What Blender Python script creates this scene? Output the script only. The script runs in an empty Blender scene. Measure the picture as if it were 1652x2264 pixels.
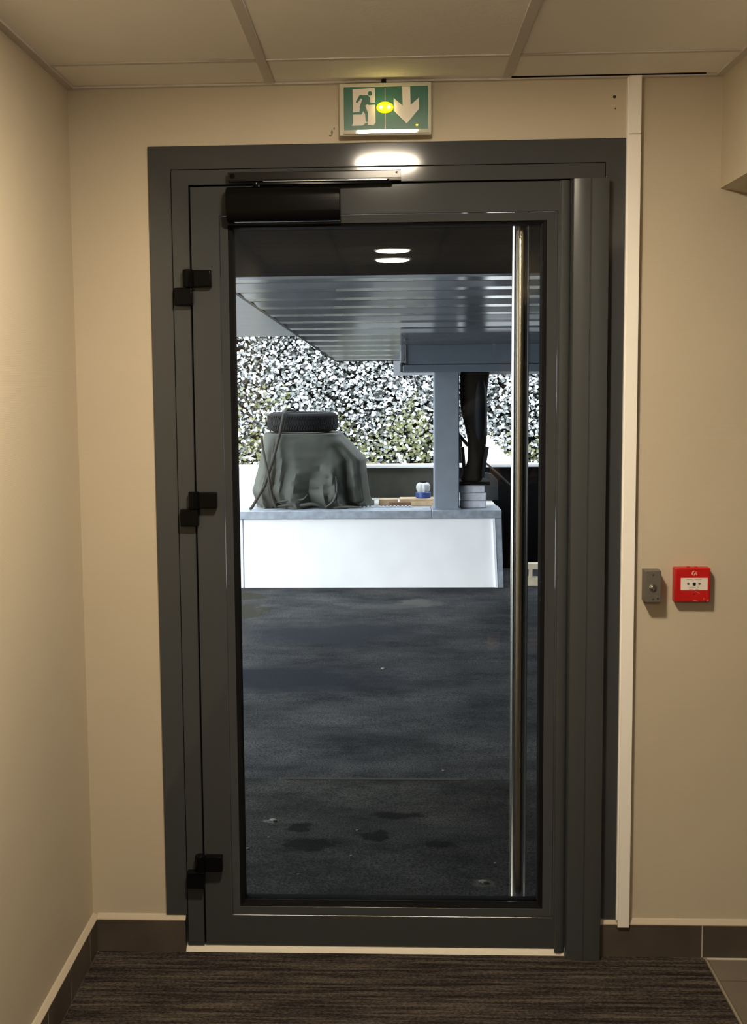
import bpy, bmesh, math, random
import numpy as np
from mathutils import Vector, Matrix
random.seed(7); rng = np.random.default_rng(7)
PI = math.pi
S = bpy.context.scene
COL = S.collection

# ------------------------------------------------------------------ camera
F_PX, CX, CY = 2600.2, 747.34, 1095.98
YAW, PITCH, ROLL = -.04369, -.09811, -.00994
CAM = Vector((0, -3.095, 1.5688))
fw = Vector((math.sin(YAW)*math.cos(PITCH), math.cos(YAW)*math.cos(PITCH), math.sin(PITCH)))
r0 = Vector((math.cos(YAW), -math.sin(YAW), 0)); u0 = r0.cross(fw)
rt = math.cos(ROLL)*r0 + math.sin(ROLL)*u0
up = -math.sin(ROLL)*r0 + math.cos(ROLL)*u0
cam = bpy.data.cameras.new('camera'); camo = bpy.data.objects.new('camera', cam); COL.objects.link(camo)
cam.sensor_fit = 'HORIZONTAL'; cam.sensor_width = 36; cam.lens = F_PX*36/1652
cam.shift_x = (826-CX)/1652; cam.shift_y = -(1132-CY)/1652
cam.clip_start = .01; cam.clip_end = 200
M = Matrix((rt, up, -fw)).transposed().to_4x4(); M.translation = CAM
camo.matrix_world = M
S.camera = camo

def at(px, py, Y):
    """world point on the plane y = Y seen at photo position px, py"""
    d = fw + rt*((px-CX)/F_PX) - up*((py-CY)/F_PX)
    return CAM + d*((Y-CAM.y)/d.y)

GZ = lambda y: 0 if y < .3 else -.0172*(y-.3)   # height of the yard
def at_ground(px, py):
    d = fw + rt*((px-CX)/F_PX) - up*((py-CY)/F_PX)
    y = 1.
    for _ in range(20): t = (GZ(y)-CAM.z)/d.z; y = CAM.y+d.y*t
    q = CAM+d*t
    return q

# ------------------------------------------------------------------ materials
def nt(name):
    m = bpy.data.materials.new(name); m.use_nodes = True
    b = m.node_tree.nodes['Principled BSDF']
    return m, m.node_tree, b
def mat(name, col, rough=.5, metal=0, spec=.5, bump=None, var=None, coat=0, emit=None, estr=0, trans=0, ior=1.45):
    m, t, b = nt(name)
    b.inputs['Base Color'].default_value = (*col, 1); b.inputs['Roughness'].default_value = rough
    b.inputs['Metallic'].default_value = metal; b.inputs['Specular IOR Level'].default_value = spec
    b.inputs['Coat Weight'].default_value = coat; b.inputs['Coat Roughness'].default_value = .05
    b.inputs['Transmission Weight'].default_value = trans; b.inputs['IOR'].default_value = ior
    if emit: b.inputs['Emission Color'].default_value = (*emit, 1); b.inputs['Emission Strength'].default_value = estr
    N, L = t.nodes, t.links
    if bump or var:
        tc = N.new('ShaderNodeTexCoord')
    if var:   # (scale, amount, detail)
        n = N.new('ShaderNodeTexNoise'); n.inputs['Scale'].default_value = var[0]; n.inputs['Detail'].default_value = var[2] if len(var) > 2 else 4
        L.new(tc.outputs['Object'], n.inputs['Vector'])
        cr = N.new('ShaderNodeValToRGB')
        a = var[1]
        cr.color_ramp.elements[0].position = .3; cr.color_ramp.elements[1].position = .7
        cr.color_ramp.elements[0].color = (*[c*(1-a) for c in col], 1); cr.color_ramp.elements[1].color = (*[min(1, c*(1+a)) for c in col], 1)
        L.new(n.outputs['Fac'], cr.inputs['Fac']); L.new(cr.outputs['Color'], b.inputs['Base Color'])
    if bump:  # (scale, strength, stretch)
        n = N.new('ShaderNodeTexNoise'); n.inputs['Scale'].default_value = bump[0]; n.inputs['Detail'].default_value = 3
        src = tc.outputs['Object']
        if len(bump) > 2:
            mp = N.new('ShaderNodeMapping'); mp.inputs['Scale'].default_value = bump[2]; L.new(src, mp.inputs['Vector']); src = mp.outputs['Vector']
        L.new(src, n.inputs['Vector'])
        bp = N.new('ShaderNodeBump'); bp.inputs['Strength'].default_value = bump[1]; bp.inputs['Distance'].default_value = .002
        L.new(n.outputs['Fac'], bp.inputs['Height']); L.new(bp.outputs['Normal'], b.inputs['Normal'])
    return m

def wallpaper():
    m, t, b = nt('ribbed_wallpaper'); N, L = t.nodes, t.links
    b.inputs['Roughness'].default_value = .55; b.inputs['Specular IOR Level'].default_value = .3
    tc = N.new('ShaderNodeTexCoord')
    n = N.new('ShaderNodeTexNoise'); n.inputs['Scale'].default_value = 2.2; n.inputs['Detail'].default_value = 5
    L.new(tc.outputs['Object'], n.inputs['Vector'])
    cr = N.new('ShaderNodeValToRGB'); cr.color_ramp.elements[0].position = .35; cr.color_ramp.elements[1].position = .65
    cr.color_ramp.elements[0].color = (.535, .465, .35, 1); cr.color_ramp.elements[1].color = (.565, .49, .37, 1)
    L.new(n.outputs['Fac'], cr.inputs['Fac']); L.new(cr.outputs['Color'], b.inputs['Base Color'])
    w = N.new('ShaderNodeTexWave'); w.wave_type = 'BANDS'; w.bands_direction = 'Z'
    w.inputs['Scale'].default_value = 85; w.inputs['Distortion'].default_value = 1.5; w.inputs['Detail'].default_value = 2; w.inputs['Detail Scale'].default_value = 7
    L.new(tc.outputs['Object'], w.inputs['Vector'])
    bp = N.new('ShaderNodeBump'); bp.inputs['Strength'].default_value = .16; bp.inputs['Distance'].default_value = .0006
    L.new(w.outputs['Fac'], bp.inputs['Height']); L.new(bp.outputs['Normal'], b.inputs['Normal'])
    return m

def carpet_mat():
    m, t, b = nt('striped_carpet'); N, L = t.nodes, t.links
    b.inputs['Roughness'].default_value = .95; b.inputs['Specular IOR Level'].default_value = .1
    tc = N.new('ShaderNodeTexCoord')
    def noise(scale, sx, sy, det):
        mp = N.new('ShaderNodeMapping'); mp.inputs['Scale'].default_value = (sx, sy, 1); L.new(tc.outputs['Object'], mp.inputs['Vector'])
        n = N.new('ShaderNodeTexNoise'); n.inputs['Scale'].default_value = scale; n.inputs['Detail'].default_value = det; n.inputs['Roughness'].default_value = .65
        L.new(mp.outputs['Vector'], n.inputs['Vector']); return n
    a = noise(14, .22, 5, 4); c = noise(160, .7, 1.3, 3)
    mx = N.new('ShaderNodeMix'); mx.data_type = 'FLOAT'; mx.inputs[0].default_value = .42
    L.new(a.outputs['Fac'], mx.inputs[2]); L.new(c.outputs['Fac'], mx.inputs[3])
    cr = N.new('ShaderNodeValToRGB'); e = cr.color_ramp.elements
    e[0].position = .42; e[0].color = (.016, .0125, .012, 1); e[1].position = .60; e[1].color = (.105, .086, .068, 1)
    k = e.new(.5); k.color = (.044, .036, .032, 1)
    L.new(mx.outputs[0], cr.inputs['Fac']); L.new(cr.outputs['Color'], b.inputs['Base Color'])
    bp = N.new('ShaderNodeBump'); bp.inputs['Strength'].default_value = .8; bp.inputs['Distance'].default_value = .004
    L.new(c.outputs['Fac'], bp.inputs['Height']); L.new(bp.outputs['Normal'], b.inputs['Normal'])
    return m

def asphalt_mat(name, lo, hi, stain=None):
    m, t, b = nt(name); N, L = t.nodes, t.links
    b.inputs['Roughness'].default_value = .9; b.inputs['Specular IOR Level'].default_value = .08
    tc = N.new('ShaderNodeTexCoord')
    mp = N.new('ShaderNodeMapping'); mp.inputs['Scale'].default_value = (.8, 1.3, 1); L.new(tc.outputs['Object'], mp.inputs['Vector'])
    n = N.new('ShaderNodeTexNoise'); n.inputs['Scale'].default_value = 2.2; n.inputs['Detail'].default_value = 9; n.inputs['Roughness'].default_value = .68
    L.new(mp.outputs['Vector'], n.inputs['Vector'])
    cr = N.new('ShaderNodeValToRGB'); e = cr.color_ramp.elements
    e[0].position = .36; e[0].color = (*lo, 1); e[1].position = .68; e[1].color = (*hi, 1)
    L.new(n.outputs['Fac'], cr.inputs['Fac'])
    g = N.new('ShaderNodeTexNoise'); g.inputs['Scale'].default_value = 130; g.inputs['Detail'].default_value = 4
    L.new(tc.outputs['Object'], g.inputs['Vector'])
    mr = N.new('ShaderNodeMapRange'); mr.inputs[1].default_value = .3; mr.inputs[2].default_value = .7; mr.inputs[3].default_value = .3; mr.inputs[4].default_value = 1.8
    L.new(g.outputs['Fac'], mr.inputs[0])
    mu = N.new('ShaderNodeMix'); mu.data_type = 'RGBA'; mu.blend_type = 'MULTIPLY'; mu.inputs[0].default_value = 1
    L.new(cr.outputs['Color'], mu.inputs[6]); L.new(mr.outputs[0], mu.inputs[7])
    out = mu.outputs[2]
    if stain:   # patches of dried mud / leaf litter: (x, y, radius, colour)
        for (x, y, rx, ry, colr, sharp) in stain:
            mp2 = N.new('ShaderNodeMapping'); mp2.inputs['Location'].default_value = (-x/rx, -y/ry, 0); mp2.inputs['Scale'].default_value = (1/rx, 1/ry, 0)
            L.new(tc.outputs['Object'], mp2.inputs['Vector'])
            ln = N.new('ShaderNodeVectorMath'); ln.operation = 'LENGTH'; L.new(mp2.outputs['Vector'], ln.inputs[0])
            q = N.new('ShaderNodeTexNoise'); q.inputs['Scale'].default_value = 1.3/rx; q.inputs['Detail'].default_value = 7; q.inputs['Roughness'].default_value = .7; L.new(tc.outputs['Object'], q.inputs['Vector'])
            ad = N.new('ShaderNodeMath'); ad.operation = 'MULTIPLY_ADD'; ad.inputs[1].default_value = 2.6; L.new(q.outputs['Fac'], ad.inputs[0]); L.new(ln.outputs['Value'], ad.inputs[2])
            m2 = N.new('ShaderNodeMapRange'); m2.inputs[1].default_value = 1.95; m2.inputs[2].default_value = 1.95+sharp; m2.inputs[3].default_value = 1; m2.inputs[4].default_value = 0
            L.new(ad.outputs[0], m2.inputs[0])
            mm = N.new('ShaderNodeMix'); mm.data_type = 'RGBA'; L.new(m2.outputs[0], mm.inputs[0]); L.new(out, mm.inputs[6]); mm.inputs[7].default_value = (*colr, 1)
            out = mm.outputs[2]
    L.new(out, b.inputs['Base Color'])
    bp = N.new('ShaderNodeBump'); bp.inputs['Strength'].default_value = .6; bp.inputs['Distance'].default_value = .004
    L.new(g.outputs['Fac'], bp.inputs['Height']); L.new(bp.outputs['Normal'], b.inputs['Normal'])
    return m

def glass_mat(refl):
    m = bpy.data.materials.new('clear_glass'); m.use_nodes = True
    t = m.node_tree; t.nodes.clear(); N, L = t.nodes, t.links
    o = N.new('ShaderNodeOutputMaterial'); tr = N.new('ShaderNodeBsdfTransparent'); tr.inputs['Color'].default_value = (.985, .99, .985, 1)
    gl = N.new('ShaderNodeBsdfGlossy'); gl.inputs['Roughness'].default_value = 0
    fr = N.new('ShaderNodeFresnel'); fr.inputs['IOR'].default_value = refl
    mx = N.new('ShaderNodeMixShader'); L.new(fr.outputs['Fac'], mx.inputs['Fac']); L.new(tr.outputs[0], mx.inputs[1]); L.new(gl.outputs[0], mx.inputs[2])
    L.new(mx.outputs[0], o.inputs['Surface'])
    return m

WALLP = wallpaper()
WALLDIM = mat('dimmed_brown_wall', (.16, .13, .1), .8)  # made-up dark brown for unseen walls, to cut bounced light
PAINT = mat('anthracite_paint', (.051, .055, .058), .085, 0, .5)
PAINT_B = mat('anthracite_paint_lock', (.053, .057, .058), .3, 0, .35)
BLACK = mat('black_plastic', (.004, .004, .004), .2, 0, .1)
RUBBER = mat('black_rubber', (.005, .005, .006), .8, 0, .15)
DARKMETAL = mat('dark_metal', (.014, .0135, .013), .2, 0, .3)
CHROME = mat('bright_metal', (.75, .74, .72), .18, 1)
STEEL = mat('brushed_steel', (.62, .58, .5), .16, 1)
_t = STEEL.node_tree; _n = _t.nodes.new('ShaderNodeTangent'); _n.direction_type = 'RADIAL'; _n.axis = 'Z'
_t.links.new(_n.outputs[0], _t.nodes['Principled BSDF'].inputs['Tangent']); _t.nodes['Principled BSDF'].inputs['Anisotropic'].default_value = .85; _t.nodes['Principled BSDF'].inputs['Anisotropic Rotation'].default_value = .25
WHITEPL = mat('white_plastic', (.93, .89, .82), .35, 0, .4)
CREAM = mat('cream_threshold', (.72, .66, .55), .5)
TILE_C = mat('ceiling_tile', (.90, .87, .84), .9, 0, .1, bump=(90, .25), var=(1.2, .03))
GRID = mat('ceiling_grid', (.62, .58, .55), .6)
SKIRT = mat('skirting_tile', (.085, .068, .055), .45, 0, .4, var=(6, .25, 6))
GROUT = mat('pale_grout', (.5, .45, .36), .9)
MORTAR = mat('skirting_top', (.5, .43, .33), .8, bump=(60, .5))
FLOORT = mat('floor_tile', (.15, .128, .10), .4, 0, .4, var=(4, .2, 7))
CARPET = carpet_mat()
GLASS = glass_mat(1.33)
RED = mat('red_plastic', (.52, .012, .012), .35, 0, .5, var=(25, .12, 4))
GREYBOX = mat('grey_box', (.16, .145, .125), .45, .3)
GREEN = mat('sign_green', (.004, .12, .065), .35)
SIGNW = mat('sign_white', (.8, .74, .66), .4)
SIGNFRAME = mat('sign_frame', (.62, .60, .50), .15, 0, .6)
INK = mat('black_ink', (.01, .01, .01), .6)
TEXTGREY = mat('grey_print', (.45, .38, .33), .6)
REDPRINT = mat('red_print', (.7, .3, .25), .6)
LEDY = mat('yellow_led', (1, .8, .1), .3, emit=(1, .84, .28), estr=75)
HALOY = mat('yellow_halo', (1, .72, .01), .5, emit=(1, .72, .0), estr=1.1)  # self-lit colour imitating the bloom of the yellow lights
LEDO = mat('orange_led', (1, .5, .1), .3, emit=(1, .42, .02), estr=3)
LAMPM = mat('lamp_diffuser', (.9, .9, .9), .4, emit=(1, .852, .638), estr=370)
LAMPR = mat('lamp_ring', (.8, .78, .74), .4, emit=(1, .86, .70), estr=4)  # weak glow added to the ring to brighten the ceiling around it
# outside
def st(px, py, rx, ry, colr, sharp): q = at_ground(px, py); return (q.x, q.y, rx, ry, colr, sharp)
MUD, PALE, WET = (.026, .027, .019), (.085, .082, .075), (.003, .0033, .0033)
ASPH = asphalt_mat('asphalt', (.014, .016, .0185), (.062, .063, .065),
                   stain=[st(520, 1318, .30, .36, MUD, .12), st(520, 1352, .33, .36, MUD, .12), st(925, 1333, .17, .16, PALE, .6), (st(850, 1341, .2, .10, (.06, .06, .058), .6)), st(700, 1400, .5, .3, (.02, .023, .03), .9), st(640, 1500, .6, .25, (.014, .017, .024), .8)])
ASPH2 = asphalt_mat('old_asphalt', (.008, .009, .009), (.05, .05, .046),
                   stain=[st(660, 1830, .07, .045, WET, .3), st(690, 1868, .10, .06, WET, .3), st(830, 1850, .06, .05, WET, .4), st(975, 1868, .06, .04, WET, .4), st(870, 1805, .10, .04, WET, .5), st(1070, 1953, .04, .035, (.075, .068, .055), .4), st(600, 1817, .03, .02, (.11, .105, .095), .3), st(760, 1722, .25, .02, (.055, .053, .045), .6)])
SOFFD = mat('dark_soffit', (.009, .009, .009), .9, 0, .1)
SLAT = mat('soffit_slat', (.21, .225, .25), .16, 0, .55, var=(1.5, .15))
SLATP = mat('pale_slat', (.55, .57, .6), .35)
FASC = mat('black_edge', (.015, .016, .018), .5)
BEAM = mat('blue_grey_steel', (.12, .145, .175), .45, 0, .4, var=(5, .06))
POST = mat('column_paint', (.22, .25, .295), .5, 0, .4, var=(8, .08, 6))
WHITEW = mat('white_render', (.92, .92, .93), .8, 0, .2, var=(4, .04, 6))
ZINC = mat('zinc_flashing', (.36, .4, .46), .42, .3, .5, var=(20, .2, 6))
CONC = mat('grey_concrete', (.4, .39, .37), .9, bump=(40, .6), var=(8, .2))
OLIVE = mat('olive_board', (.05, .05, .04), .75, var=(6, .25, 5))
DARKW = mat('black_wall', (.005, .005, .006), .9, 0, .1)
WHITEP = mat('white_panel', (.82, .84, .87), .6)
TARP = mat('olive_tarpaulin', (.05, .053, .044), .6, 0, .3, var=(5, .15, 6))
TYRE = mat('tyre_rubber', (.008, .008, .009), .8, 0, .2)
STRAP = mat('brown_strap', (.022, .019, .016), .8, bump=(300, .8))
WOOD = mat('pale_wood', (.45, .33, .2), .7, bump=(30, .4, (1, 12, 12)), var=(12, .2))
WOODD = mat('brown_wood', (.16, .085, .045), .7, var=(12, .2))
IBEAM = mat('pale_timber', (.62, .52, .38), .7, var=(10, .12))
BLOCK = mat('white_block', (.66, .67, .74), .85, bump=(50, .6), var=(25, .12))
BLUEP = mat('blue_plastic', (.025, .06, .22), .35)
CLEARP = mat('cloudy_plastic', (.5, .52, .53), .15, 0, .6)
BROWNB = mat('dark_brown_cloth', (.016, .014, .010), .8, 0, .15, var=(9, .3))
BLUEB = mat('blue_black_cloth', (.007, .010, .013), .6, 0, .2)
PANELG = mat('dark_grey_panel', (.035, .04, .043), .6)
PEBBLE = mat('pale_stone', (.2, .195, .18), .9, 0, .1)
SOIL = mat('dark_soil', (.006, .007, .005), .95, 0, .05)
GRAVEL = mat('pale_gravel', (.85, .85, .83), .9)
LEAFA = mat('glare_leaf', (.56, .58, .60), .3, 0, .7)  # leaf glare painted in as a pale base colour
LEAFB = mat('grey_green_leaf', (.13, .14, .135), .35, 0, .7)
LEAFC = mat('olive_leaf', (.15, .155, .065), .4, 0, .5)
LEAFD = mat('shadow_leaf', (.02, .023, .018), .7, 0, .2)  # shade among the leaves painted in as dark ones
RENDERX = mat('outside_render', (.25, .25, .25), .9)
# person
SKIN = mat('skin', (.5, .27, .18), .5); EYE = mat('eye_white', (.7, .7, .68), .2); IRIS = mat('iris', (.03, .02, .01), .2)
JACKET = mat('black_jacket', (.012, .013, .016), .7, bump=(60, .5)); TROUS = mat('navy_trousers', (.02, .022, .03), .8); SHOE = mat('dark_shoe', (.02, .018, .016), .5)
HELMET = mat('black_helmet', (.012, .014, .016), .12, 0, .6, coat=.6); HAIR = mat('brown_hair', (.03, .018, .01), .5); PHONE = mat('phone_black', (.01, .01, .012), .15)
LIPS = mat('lip', (.35, .12, .1), .5)

# ------------------------------------------------------------------ mesh helpers
class MB:
    def __init__(s): s.v = []; s.f = []; s.m = []
    def add(s, vs, fs, m=0):
        o = len(s.v); s.v += [tuple(v) for v in vs]; s.f += [tuple(i+o for i in f) for f in fs]; s.m += [m]*len(fs); return s
    def box(s, x0, x1, y0, y1, z0, z1, m=0):
        x0, x1 = sorted((x0, x1)); y0, y1 = sorted((y0, y1)); z0, z1 = sorted((z0, z1))
        return s.add([(x0, y0, z0), (x1, y0, z0), (x1, y1, z0), (x0, y1, z0), (x0, y0, z1), (x1, y0, z1), (x1, y1, z1), (x0, y1, z1)],
                     [(0, 3, 2, 1), (4, 5, 6, 7), (0, 1, 5, 4), (1, 2, 6, 5), (2, 3, 7, 6), (3, 0, 4, 7)], m)
    def prism(s, poly, axis, a, b, m=0):
        """poly: list of 2d points; axis x -> (y,z), y -> (x,z), z -> (x,y)"""
        def P(p, t): return (t, p[0], p[1]) if axis == 'x' else (p[0], t, p[1]) if axis == 'y' else (p[0], p[1], t)
        n = len(poly)
        vs = [P(p, a) for p in poly]+[P(p, b) for p in poly]
        fs = [tuple(range(n)), tuple(range(2*n-1, n-1, -1))]+[(i, i+n, (i+1) % n+n, (i+1) % n) for i in range(n)]
        return s.add(vs, fs, m)
    def loft(s, rings, m=0, caps=True):
        n = len(rings[0]); vs = [p for r in rings for p in r]; fs = []
        for k in range(len(rings)-1):
            for i in range(n):
                j = (i+1) % n; fs.append((k*n+i, k*n+j, (k+1)*n+j, (k+1)*n+i))
        if caps: fs += [tuple(range(n-1, -1, -1)), tuple(range((len(rings)-1)*n, len(rings)*n))]
        return s.add(vs, fs, m)
    def tube(s, path, r, n=10, m=0):
        path = [Vector(p) for p in path]; rings = []
        rr = r if hasattr(r, '__len__') else [r]*len(path)
        ref = None
        for i, p in enumerate(path):
            t = (path[min(i+1, len(path)-1)]-path[max(i-1, 0)]).normalized()
            if ref is None: ref = t.orthogonal().normalized()
            ref = (ref-t*ref.dot(t)).normalized(); b = t.cross(ref)
            rings.append([p+rr[i]*(math.cos(2*PI*k/n)*ref+math.sin(2*PI*k/n)*b) for k in range(n)])
        return s.loft(rings, m)
    def lathe(s, prof, c, n=32, axis='z', m=0, caps=True):
        c = Vector(c); rings = []
        for (r, h) in prof:
            ring = []
            for k in range(n):
                a = 2*PI*k/n; x, y = r*math.cos(a), r*math.sin(a)
                ring.append(c+(Vector((x, y, h)) if axis == 'z' else Vector((x, h, y)) if axis == 'y' else Vector((h, x, y))))
            rings.append(ring)
        return s.loft(rings, m, caps)
    def ell(s, c, r, n=20, m=0):
        c = Vector(c); rings = []
        h = n//2
        for i in range(1, h):
            a = PI*i/h-PI/2
            rings.append([c+Vector((r[0]*math.cos(a)*math.cos(2*PI*k/n), r[1]*math.cos(a)*math.sin(2*PI*k/n), r[2]*math.sin(a))) for k in range(n)])
        return s.loft(rings, m)
    def build(s, name, mats, parent=None, bevel=0, seg=2, smooth=False, sub=0, angle=40):
        me = bpy.data.meshes.new(name); me.from_pydata(s.v, [], s.f)
        mats = mats if isinstance(mats, (list, tuple)) else [mats]
        for x in mats: me.materials.append(x)
        if len(mats) > 1: me.polygons.foreach_set('material_index', s.m)
        me.update()
        b = bmesh.new(); b.from_mesh(me); bmesh.ops.recalc_face_normals(b, faces=b.faces); b.to_mesh(me); b.free()
        o = bpy.data.objects.new(name, me); COL.objects.link(o)
        if parent is not None: attach(o, parent)
        if bevel:
            md = o.modifiers.new('bevel', 'BEVEL'); md.width = bevel; md.segments = seg; md.limit_method = 'ANGLE'; md.angle_limit = math.radians(angle)
            smooth = True
        if sub:
            md = o.modifiers.new('sub', 'SUBSURF'); md.levels = sub; md.render_levels = sub
        if smooth:
            me.shade_smooth()
            try: me.set_sharp_from_angle(angle=math.radians(35))
            except Exception: pass
        return o

def attach(o, parent):
    o.parent = parent
    if parent.parent is None: o.matrix_parent_inverse = Matrix.Translation(-parent.location)

def tag(o, label=None, cat=None, group=None, kind=None):
    if label: o['label'] = label
    if cat: o['category'] = cat
    if group: o['group'] = group
    if kind: o['kind'] = kind
    return o
def thing(name, label, cat, loc, group=None, kind=None):
    o = bpy.data.objects.new(name, None); COL.objects.link(o); o.location = loc; o.empty_display_size = .1
    return tag(o, label, cat, group, kind)
def plab(o, label): o['label'] = label; return o

# ------------------------------------------------------------------ room shell
XL, ZC = -.825, 2.3266
XR = .8475                      # left face of the bulkhead on the right
XFAR, YB = 2.25, -7.6           # far right wall and the end of the corridor
FLx, FRx, FTz = -.619, .609, 2.1735   # outside of the door casing

wb = MB()
wb.box(-2.2, FLx+.03, 0, .25, -.4, 3.2).box(FRx-.03, 4.2, 0, .25, -.4, 3.2).box(FLx+.03, FRx-.03, 0, .25, FTz-.03, 3.2)
tag(wb.build('wall_back', WALLP), 'beige wallpapered wall around the glazed door', 'wall', kind='structure')
tag(MB().box(XL-.2, XL, YB, 0, -.1, ZC+.3).build('wall_left', WALLP), 'beige wall on the left of the door', 'wall', kind='structure')
tag(MB().box(XFAR, XFAR+.2, YB, 0, -.1, ZC+.3).build('wall_right', WALLDIM), 'unseen wall at the far right of the lobby, darkened to cut bounced light', 'wall', kind='structure')
tag(MB().box(XL-.2, XFAR+.2, YB-.2, YB, -.1, ZC+.3).build('wall_front', WALLDIM), 'unseen wall at the end of the corridor behind the viewer, darkened to cut bounced light', 'wall', kind='structure')
# dropped bulkhead on the right, underside sloping down to the right
bz = 2.045
tag(MB().prism([(XR, bz), (XFAR, bz-.30), (XFAR, ZC+.02), (XR, ZC+.02)], 'y', YB, 0).build('wall_bulkhead', WALLP),
    'beige bulkhead hanging at the upper right corner, dark underneath', 'bulkhead', kind='structure')

# ceiling
ce = MB().box(XL-.2, XFAR+.2, YB-.2, 0, ZC, ZC+.12)
ceil = tag(ce.build('ceiling', TILE_C), 'suspended ceiling of off-white square tiles', 'ceiling', kind='structure')
g = MB()
GX = [-.898+.6*k for k in range(0, 3)]; GX = [-.298, .302]
GY = [-.225-.6*k for k in range(0, 13)]
for x in GX: g.box(x-.012, x+.012, YB, -.001, ZC-.004, ZC)
for y in GY:
    e = [XL]+GX+[XR]
    for i in range(3): g.box(e[i]+(.012 if i else 0), e[i+1]-(.012 if i < 2 else 0), y-.008, y+.008, ZC-.0032, ZC)
plab(g.build('ceiling_grid', GRID, ceil, bevel=.001), 'grey-beige metal bars between the ceiling tiles')
g = MB().box(XL, XR, -.018, 0, ZC-.006, ZC).box(XL, XL+.02, YB, -.018, ZC-.006, ZC).box(XR-.02, XR, YB, -.018, ZC-.006, ZC)
plab(g.build('edge_trim', GRID, ceil), 'thin trim where the ceiling meets the walls')
plab(MB().box(.305, .80, -.0225, -.019, ZC-.003, ZC).build('shadow_gap', RUBBER, ceil), 'dark gap along the edge trim at the right')

# floor tiles with grout, carpet let in on top
fl = MB().box(XL-.2, XFAR+.2, YB-.2, 0, -.1, -.003, 1)
x = .8525
ys = [-.004, -.129]+[-.129-.333*k for k in range(1, 23)]
while x < XFAR:
    for i in range(len(ys)-1): fl.box(x+.002, min(x+.331, XFAR), ys[i+1]+.0022, ys[i]-.0022, -.004, 0, 0)
    x += .333
tag(fl.build('floor', [FLOORT, GROUT]), 'brown-grey tiled floor at the right of the carpet', 'floor', kind='structure')
cp = MB().box(XL+.014, .842, YB, -.012, -.003, .005)
tag(cp.build('carpet', CARPET, bevel=.002), 'dark brown and grey striped entrance carpet filling the floor before the door', 'carpet')
tag(MB().box(.8435, .8505, YB, -.014, -.003, .006).build('trim_1', mat('edging_strip', (.27, .235, .175), .6), bevel=.002), 'pale edging strip between carpet and floor tiles', 'trim', kind='structure')

# skirting: dark tiles with a pale mortar fillet on top
def skirting(name, run, y_or_x, joints, along, label):
    a, b = run; mb = MB(); T = .0135
    pts = [a]+sorted(j for j in joints if a < j < b)+[b]
    for i in range(len(pts)-1):
        p, q = pts[i]+.0018*(i > 0), pts[i+1]-.0018*(i < len(pts)-2)
        if along == 'x': mb.box(p, q, -T, -.001, .004, .094, 0)
        else: mb.box(XL+.001, XL+T, p, q, .004, .094, 0)
    if along == 'x':
        mb.box(a, b, -T+.0006, -.0005, 0, .093, 1); mb.prism([(-T, .0935), (0, .0935), (0, .108), (-.004, .106), (-T, .0965)], 'x', a, b, 2)
        mb.prism([(-T-.003, 0), (-T+.002, 0), (-T+.002, .005), (-T-.0008, .004)], 'x', a, b, 1)
    else:
        mb.box(XL+.0005, XL+T-.0006, a, b, 0, .093, 1); mb.prism([(XL+T, .0935), (XL, .0935), (XL, .108), (XL+.004, .106), (XL+T, .0965)], 'y', a, b, 2)
    return tag(mb.build(name, [SKIRT, GROUT, MORTAR]), label, 'skirting', kind='structure')
skirting('baseboard_left', (YB, 0), XL, [-.09-.195*k for k in range(0, 40)], 'y', 'dark tiled skirting along the left wall')
skirting('baseboard_back', (XL+.0135, -.566), 0, [], 'x', 'short dark skirting tile at the left of the door')
skirting('baseboard_right', (.556, XFAR), 0, [.838, 1.171, 1.504, 1.837], 'x', 'dark tiled skirting at the right of the door')

# ------------------------------------------------------------------ door casing and frame
JL, JR, JH = -.560, .556, 2.113        # inner edge of the casing
fr = MB()
fr.prism([(FLx, .1075), (JL-.001, .1075), (JL-.001, JH+.001), (JR+.001, JH+.001), (JR+.001, .1075), (FRx, .1075), (FRx, FTz), (FLx, FTz)], 'y', -.007, .02)
door_fr = tag(fr.build('trim_2', PAINT, bevel=.0015), 'wide anthracite metal casing around the glazed door', 'door casing', kind='structure')
jb = MB()
jb.prism([(JL+.0002, .02), (-.5155, .02), (-.5155, 2.0745), (.475, 2.0745), (.475, .02), (JR-.0002, .02), (JR-.0002, JH-.0002), (JL+.0002, JH-.0002)], 'y', -.0055, .09)
jb.box(FLx+.005, JL+.0005, .02, .25, 0, FTz-.04).box(JR, FRx-.005, .02, .25, 0, FTz-.04).box(JL, JR, .092, .25, 2.0745, FTz-.04)
plab(jb.build('jamb', PAINT, door_fr, bevel=.0012), 'anthracite jamb and head of the frame')
plab(MB().prism([(-.0155, 0), (.06, 0), (.06, .014), (-.002, .018), (-.0125, .006)], 'x', -.569, .468).build('threshold', CREAM, door_fr, bevel=.001), 'cream threshold strip on the floor under the door')
plab(MB().box(-.513, .475, .01, .085, .014, .020).box(-.5152, -.5118, .012, .06, .02, 2.07).box(-.513, .47, .012, .06, 2.0712, 2.0742).build('seal', RUBBER, door_fr), 'black seal in the gap around the door leaf')

# ------------------------------------------------------------------ door leaf
D = thing('door_1', 'dark grey metal door with one tall clear glass pane', 'door', (-.51, 0, .02), kind='structure')
lx0, lx1, lz0, lz1 = -.5118, .472, .0225, 2.0705
gx0, gx1, gz0, gz1 = -.4155, .4105, .129, 1.9725
bw = .021
lf = MB()
bd = MB()
# glazing beads: slope back towards the glass
def bead(p0, p1, side):
    pass
yo, yi = -.0025, .003
bx0, bx1, bz0, bz1 = gx0-bw+.0008, gx1+bw+.0052, gz0-bw+.0008, gz1+bw-.0008
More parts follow.
